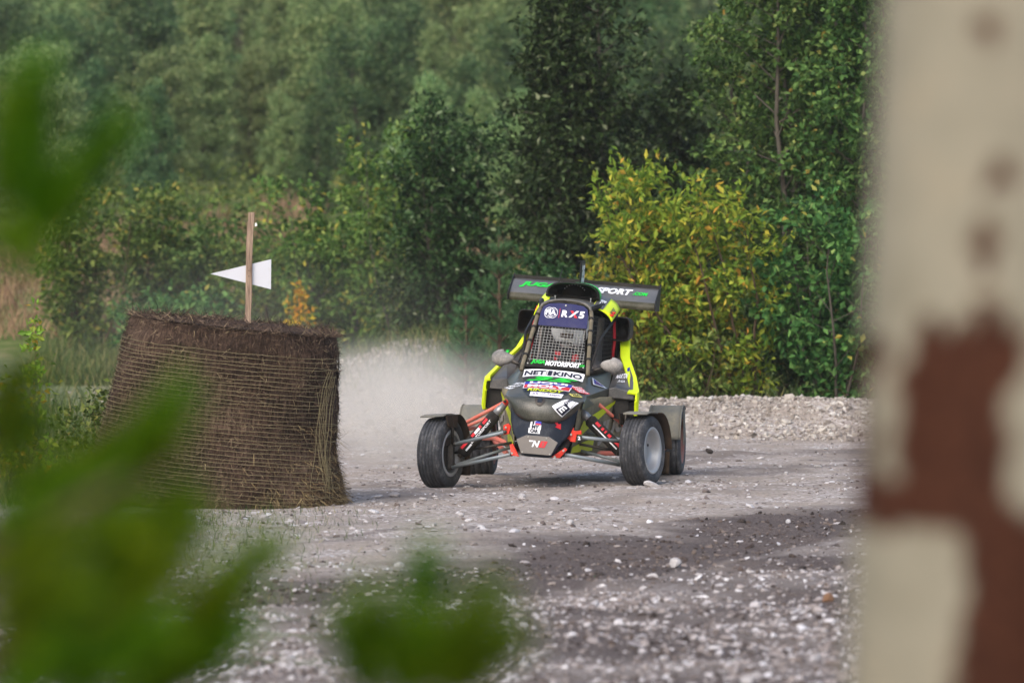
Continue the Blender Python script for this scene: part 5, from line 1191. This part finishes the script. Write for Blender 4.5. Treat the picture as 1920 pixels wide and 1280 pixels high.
def pine(name, label, loc, seed, Ht, Rw, n, ln, w):
    root = empty(name, loc); tag(root, label, 'tree'); rr = random.Random(seed); mb = MB(); sh = []
    mb.tube([(0, 0, -.03), (.01, 0, Ht * .5), (0, 0, Ht)], [.022, .015, .006], 6); z = .12
    sh.append((Vector((0, 0, Ht * .8)), Vector((0, 0, Ht + .06))))
    while z < Ht * .97:
        for k in range(6):
            a = k * 1.047 + rr.uniform(-.4, .4) + z * 3; l = Rw * max(.2, (1.1 - z / Ht)) * rr.uniform(.7, 1.1); el = .5 + .4 * z / Ht
            d = Vector((math.cos(a) * math.cos(el), math.sin(a) * math.cos(el), math.sin(el))); p = Vector((0, 0, z)); q = p + d * l; mb.tube([p, q], [.007, .003], 4, False)
            sh += [(p + d * l * .35, q)] + [(p + d * l * f, p + d * l * f + (d + Vector((rr.gauss(0, .6), rr.gauss(0, .6), .6))).normalized() * l * .45) for f in (.4, .6, .75, .9)]
        z += Ht * .13
    mb.build('trunk', M_bark2, root, smooth=True); V, Fc = needles(sh, n, ln, w, np.random.default_rng(seed)); npmesh('needles', V, Fc, L_pine, root); return root
pine('pine_tree', 'small blue-green young pine in front of the dark tree, left of the rear wing', put(-.12, 51.6), 61, 1.5, .5, 15000, .055, .0055)
pine('pine_tree', 'smallest young pine, low at the left of the other small pine', put(-.42, 51.2), 62, .95, .36, 8000, .05, .0055)
pine('pine_tree', 'young pine tip showing just right above the rear wing', put(.78, 51.0), 63, 1.38, .38, 8000, .05, .0055)

# forest on the rising ground: a few trees of each kind, then copies
def crown_mesh(seed, Ht, Rw, prof, n, L, W, mat, stems=2, up=.5, base=.05):
    mb, tw = skeleton(seed, Ht, Rw, base, stems, .35 * Rw, 30, 8, prof, up=up, thick=.05); rg = np.random.default_rng(seed); V, Fc = leaves_on(tw, n, L, W, rg, .2, .07)
    root = empty('forest_tree', (0, 0, -50)); t = mb.build('trunk', M_bark, root, smooth=True); c = npmesh('crown', V, Fc, mat, root)
    return root, t, c
KINDS = []
for i, (nm, word, mat) in enumerate((('birch_tree', 'grey-green birch', L_far), ('alder_tree', 'dark green alder', L_fdark), ('aspen_tree', 'yellowing aspen', L_fyel))):
    for j in range(4 if i < 2 else 2):
        KINDS.append((nm, word, crown_mesh(200 + 10 * i + j, 3.4, .85 + .25 * (j % 2), egg if j % 2 == 0 else full, 12500, .075, .055, mat, stems=2 + j % 2)))
    if i == 0: pass
def spruce_proto(seed):
    root = empty('forest_tree', (0, 0, -50)); mb = MB(); rr = random.Random(seed); mb.tube([(0, 0, -.1), (0, 0, 4.2)], [.06, .01], 6); tw = []
    z = .25
    while z < 4.1:
        for k in range(7):
            a = rr.uniform(0, 6.28); l = 1.0 * (1.03 - z / 4.2) * rr.uniform(.75, 1.1); d = Vector((math.cos(a), math.sin(a), -.15)); p = Vector((0, 0, z)); q = p + d * l; mb.tube([p, q], [.012, .004], 3, False)
            for f in (.3, .5, .7, .9): tw.append((p + d * l * f, p + d * l * f + Vector((d.x + rr.gauss(0, .5), d.y + rr.gauss(0, .5), -.3)).normalized() * .25))
        z += .2
    rg = np.random.default_rng(seed); V, Fc = leaves_on(tw, 10000, .10, .035, rg, .3, .04)
    return root, mb.build('trunk', M_bark, root, smooth=True), npmesh('crown', V, Fc, L_fdark, root)
KINDS.append(('spruce_tree', 'dark spruce', spruce_proto(301)))
used = set(); fr_ = random.Random(5)
def place_forest(ki, x, y, s, label, group):
    nm, word, (root, t, c) = KINDS[ki]
    if ki in used:
        r2 = root.copy(); C.objects.link(r2)
        for ch in (t, c):
            d = ch.copy(); C.objects.link(d); d.parent = r2
    else: r2 = root; used.add(ki)
    r2.name = nm; r2.location = (x, y, gz(x, y) - .05); r2.rotation_euler = (0, 0, fr_.uniform(0, 6.28)); k = s * fr_.uniform(.85, 1.15); r2.scale = (k * fr_.uniform(.9, 1.15), k * fr_.uniform(.9, 1.15), k)
    tag(r2, label, 'tree', group)
rows = [(79, 0.55), (88, .62), (95, .72), (103, .8), (112, .9), (123, 1.0), (136, 1.1), (152, 1.25), (172, 1.4), (196, 1.6)]
for ri, (yy, sc_) in enumerate(rows):
    half = .105 * yy; step = 105 / 10666.7 * yy * (1.0 if ri else 1.3); x = -half
    while x < half * .72:
        xx = x + fr_.uniform(-.4, .4) * step; y2 = yy + fr_.uniform(-.045, .045) * yy; u = 960 + xx / y2 * 10666.7
        x += step
        if ri == 0 and 330 < u < 700: continue
        if ri == 0 and u < 60: continue
        if ri in (0, 1) and fr_.random() < (.38 if u < 680 else .25): continue
        if u > 1100 and ri % 2: continue
        n = float(vnoise(xx * 1.0, y2, 6.0, 77)); p = fr_.random() * .6 + (n + 1) * .2
        if p < .52: ki = fr_.choice([0, 1, 2, 3])
        elif p < .82: ki = fr_.choice([4, 5, 6, 7])
        elif p < .90 and ri > 3: ki = 10
        else: ki = fr_.choice([8, 9]) if u < 900 and fr_.random() < .6 else fr_.choice([0, 1, 4])
        word = KINDS[ki][1]
        h = ('lowest', 'second lowest', 'third lowest', 'fourth lowest', 'fifth lowest', 'middle', 'upper middle', 'third highest', 'second highest', 'highest')[ri]
        w = ['at the far left', 'over the bale', 'over the arrow sign', 'left of dark tree', 'over the dark tree', 'behind right alders'][int(np.clip((u - 130) / 180, 0, 5))]
        place_forest(ki, xx, y2, sc_ * fr_.uniform(.8, 1.2), f'{word} in the {h} row of the slope, {w}', f'{word} trees, {h} row, {w}')
for ki in range(len(KINDS)):
    if ki not in used: place_forest(ki, -6 + ki * .9, 126, 1.0, f'{KINDS[ki][1]} in the middle row of the slope, over the bale', f'{KINDS[ki][1]} trees half way up the wooded slope above the arrow sign')

n = 26000; x = rng.uniform(-10, 3, n); y = rng.uniform(66, 100, n); k = vnoise(x, y * .5, 2.2, 92) > -.35; x, y = x[k], y[k]; n = len(x)
P = np.stack([x, y, H(x, y) + rng.uniform(0, .55, n) * (.5 + .5 * vnoise(x, y * .5, 1.1, 93))], -1); Nn = rng.normal(size=(n, 3)) * .5; Nn[:, 2] += .6
V, Fc = leaf_mesh(P, rng.normal(size=(n, 3)), Nn, rng.uniform(.06, .12, n), rng.uniform(.04, .07, n))
tag(npmesh('low_scrub', V, Fc, L_olive), 'low green scrub covering the ground below the wooded slope', None, None, 'stuff')
def _fgroups():
    g = {}
    for o in C.objects:
        if o.get('group') and 'row of the slope' in o.get('label', ''): g.setdefault(o['label'], []).append(o)
    for lab, os_ in g.items():
        n = len(os_); os_.sort(key=lambda o: o.location.x / o.location.y)
        w = {2: ['left', 'right'], 3: ['left', 'middle', 'right'], 4: ['leftmost', 'second-left', 'second-right', 'rightmost'], 5: ['leftmost', 'second-left', 'middle', 'second-right', 'rightmost']}.get(n)
        if w:
            for o, q in zip(os_, w): o['label'] = q + ' ' + lab
_fgroups()
# dry grass, weeds
def tufts(name, x, y, hgt, wid, mat, label, lay=.35):
    n = len(x); P = np.stack([x, y, H(x, y) - .01], -1); D = np.stack([rng.normal(size=n) * lay, rng.normal(size=n) * lay, np.ones(n)], -1)
    V, Fc = blades(P, D, hgt, wid); o = npmesh(name, V, Fc, mat); tag(o, label, None, None, 'stuff'); return o
M_dry = straw_mat('reddish_dry_grass', [(0, '#5c4636'), (.4, '#7d6350'), (.75, '#95795f'), (1, '#a88f68')]); M_weed = straw_mat('green_weeds', [(0, '#26361a'), (.4, '#3c4e26'), (.75, '#586436'), (.93, '#7c764a'), (1, '#978a60')])
n = 16000; x = rng.uniform(-9, .5, n); y = rng.uniform(78, 93, n); k = vnoise(x, y * .4, 1.5, 91) > .1; x, y = x[k], y[k]; n = len(x); tufts('dry_grass', x, y, rng.uniform(.12, .42, n), rng.uniform(.012, .024, n), M_dry, 'reddish dry grass in the clearing below the wooded slope')
n = 9000; x = rng.uniform(-7, -3.6, n); tufts('dry_grass', x, rng.uniform(62, 76, n), rng.uniform(.1, .3, n), rng.uniform(.008, .016, n), M_dry, 'dry pale grass on the rise at the left edge')
n = 12000; x = rng.uniform(-5.0, 1.2, n); tufts('weeds', x, rng.uniform(57.0, 61, n), rng.uniform(.08, .36, n), rng.uniform(.006, .014, n), M_weed, 'tall weeds and grass behind the gravel mound')
n = 3000; x = rng.normal(-.15, .35, n); tufts('weeds', x, rng.normal(54.2, .9, n), rng.uniform(.06, .28, n), rng.uniform(.005, .010, n), M_weed, 'grass and weeds growing on the right slope of the mound')
n = 2600; x = rng.normal(-1.1, .8, n); tufts('weeds', x, rng.normal(54.6, 1.0, n), rng.uniform(.04, .20, n), rng.uniform(.005, .009, n), M_weed, 'scattered low weeds on the gravel mound behind the bend')
n = 6000; x = rng.uniform(-4.4, -2.45, n); tufts('weeds', x, rng.uniform(34.5, 42, n), rng.uniform(.04, .28, n), rng.uniform(.004, .008, n), M_weed, 'low weeds on the stony ground left of the bale')
n = 5000; x = rng.uniform(-3.0, -.75, n); k = x < -1.15 + .3 * rng.normal(size=n); x = x[k]; tufts('grass', x, rng.uniform(26, 34.3, len(x)), rng.uniform(.015, .07, len(x)), rng.uniform(.002, .005, len(x)), M_weed, 'short sparse grass between stones in front of the bale')
n = 2600; x = rng.uniform(-.2, 5, n); tufts('weeds', x, rng.uniform(47.6, 48.6, n), rng.uniform(.06, .35, n), rng.uniform(.004, .009, n), M_weed, 'weeds along the foot of the bushes on the gravel bank')

n = 9000; x = rng.uniform(-4.9, -2.3, n); y = rng.uniform(38, 58, n); k = vnoise(x, y, 1.6, 88) > -.05; x, y = x[k], y[k]; tufts('weeds', x, y, rng.uniform(.05, .38, len(x)) , rng.uniform(.005, .010, len(x)), M_weed, 'weeds between pale stones on the open ground behind the bale')
# ------------------------------------------------------------------ young pines close to the camera, out of focus
def near_pine(label, x0, y0, ztop, shoots, seed, dens_=640):
    root = empty('young_pine', (x0, y0, 0)); tag(root, label, 'pine'); mb = MB(); mb.tube([(0, 0, -.02), (.01, 0, ztop * .6), (0, 0, ztop)], [.03, .024, .014], 8); mb.build('trunk', M_bark2, root, smooth=True)
    rg = np.random.default_rng(seed)
    for a, b_, yy in shoots:
        k = yy / 10666.7
        A = Vector(((a[0] - 960) * k - x0, yy - y0, 1.7 - (a[1] - 425) * k)); E_ = Vector(((b_[0] - 960) * k - x0, yy - y0 - .03, 1.7 - (b_[1] - 425) * k)); j = Vector((0, 0, min(ztop, max(.3, A.z - .12))))
        m = MB(); m.tube([j, (j + A) / 2 + Vector((0, 0, -.01)), A, E_], [.009, .007, .005, .003], 6); br = m.build('branch', M_bark2, root, smooth=True)
        l = (E_ - A).length; V, Fc = needles([(A, E_)], int(dens_ * l / .1), .052, .0036, rg, .6); npmesh('needles', V, Fc, L_fpine, br)['kind'] = 'stuff'
near_pine('blurred green young pine whose upper shoots fill the left edge', -.62, 5.5, 1.72, [((60, 440), (72, 160), 5.4), ((50, 450), (205, 265), 5.4), ((0, 400), (30, 200), 5.6), ((-30, 470), (100, 400), 5.5), ((-40, 400), (40, 460), 5.3),
    ((175, 960), (320, 765), 5.4), ((60, 930), (270, 800), 5.5), ((-20, 900), (180, 880), 5.6), ((-40, 1000), (120, 920), 5.4), ((150, 1000), (330, 940), 5.5), ((-40, 860), (60, 800), 5.6), ((230, 900), (300, 830), 5.3), ((0, 1010), (230, 990), 5.3), ((-30, 820), (30, 720), 5.5)], 71)
near_pine('blurred green young pine with wide low shoots in the lower left corner', -.60, 5.2, 1.42, [((250, 1250), (480, 1045), 5.2), ((180, 1180), (345, 1000), 5.3), ((60, 1200), (200, 1060), 5.3), ((-40, 1150), (90, 1090), 5.1), ((300, 1330), (400, 1130), 5.2), ((0, 1300), (160, 1160), 5.2),
    ((-60, 1280), (40, 1180), 5.3), ((100, 1330), (280, 1190), 5.1), ((200, 1340), (330, 1240), 5.2), ((150, 1250), (300, 1080), 5.2), ((0, 1220), (120, 1090), 5.3), ((-30, 1340), (120, 1230), 5.1), ((320, 1300), (430, 1190), 5.2), ((-60, 1080), (60, 1030), 5.3), ((120, 1130), (270, 1020), 5.3)], 72)
near_pine('blurred green pine tip poking up from the bottom edge below the buggy', -.10, 5.0, 1.20, [((760, 1300), (705, 1150), 5.0), ((770, 1310), (800, 1075), 5.0), ((800, 1310), (905, 1130), 5.1), ((740, 1320), (850, 1180), 5.0), ((700, 1330), (660, 1190), 5.1), ((820, 1330), (940, 1210), 5.0), ((740, 1340), (780, 1210), 4.9)], 73)

# ------------------------------------------------------------------ dust and haze
def vol_mat(name, colr, dens_fn):
    m = bpy.data.materials.new(name); m.use_nodes = True; nt = m.node_tree; nt.nodes.clear(); out = nt.nodes.new('ShaderNodeOutputMaterial')
    v = nt.nodes.new('ShaderNodeVolumePrincipled'); v.inputs['Color'].default_value = colr; v.inputs['Anisotropy'].default_value = .2; nt.links.new(v.outputs[0], out.inputs['Volume']); dens_fn(nt, v.inputs['Density']); return m
def dust(name, label, loc, rad, density, sc, seed):
    mb = MB(); mb.sphere((0, 0, 0), (1, 1, 1), 24, 16); o = mb.build(name, None, None, smooth=True, weld=True); o.location = loc; o.scale = rad; tag(o, label, None, None, 'stuff')
    def fn(nt, sock):
        co = coord(nt); ln = nt.nodes.new('ShaderNodeVectorMath'); ln.operation = 'LENGTH'; nt.links.new(co, ln.inputs[0])
        g = nt.nodes.new('ShaderNodeNewGeometry'); mp = nt.nodes.new('ShaderNodeMapping'); mp.inputs['Location'].default_value = (seed, seed * 2, 0); nt.links.new(g.outputs['Position'], mp.inputs[0])
        n = noise(nt, sc, 3, .55, mp.outputs[0]); fall = ramp(nt, [(0.15, (1, 1, 1, 1)), (1.0, (0, 0, 0, 1))], ln.outputs['Value'], 'EASE')
        k = ramp(nt, [(.42, (0, 0, 0, 1)), (.62, (1, 1, 1, 1))], n.outputs[0]); nt.links.new(math_(nt, 'MULTIPLY', math_(nt, 'MULTIPLY', fall.outputs[0], math_(nt, 'ADD', k.outputs[0], .22)), density), sock)
    o.data.materials.append(vol_mat(name, (.96, .89, .79, 1), fn)); return o
dust('dust_cloud', 'pale dust cloud drifting low behind the left wheels of the buggy', (-1.0, 43.0, .42), (1.7, 4.8, .52), .45, 1.6, 3)
dust('dust_cloud', 'thin veil of dust hanging before the bushes left of the track', (-2.3, 52.0, .8), (2.6, 5.0, 1.0), .025, .8, 9)
dust('dust_cloud', 'swirl of dust thrown up right behind the left rear wheel', (-.75, 40.0, .25), (.7, 1.1, .42), .8, 2.4, 14)
dust('dust_cloud', 'small puff of dust thrown up behind the right rear wheel', (.98, 39.6, .22), (.42, .8, .36), .7, 2.2, 5)
HAZE = 0.00035
mb = MB(); mb.box((0, 136, 20), (230, 300, 44)); hz = mb.build('haze', None); tag(hz, 'thin grey air over the valley', None, None, 'stuff')
def hfn(nt, sock): sock.default_value = HAZE
hm_ = vol_mat('haze', (.93, .91, .85, 1), hfn); hz.data.materials.append(hm_)
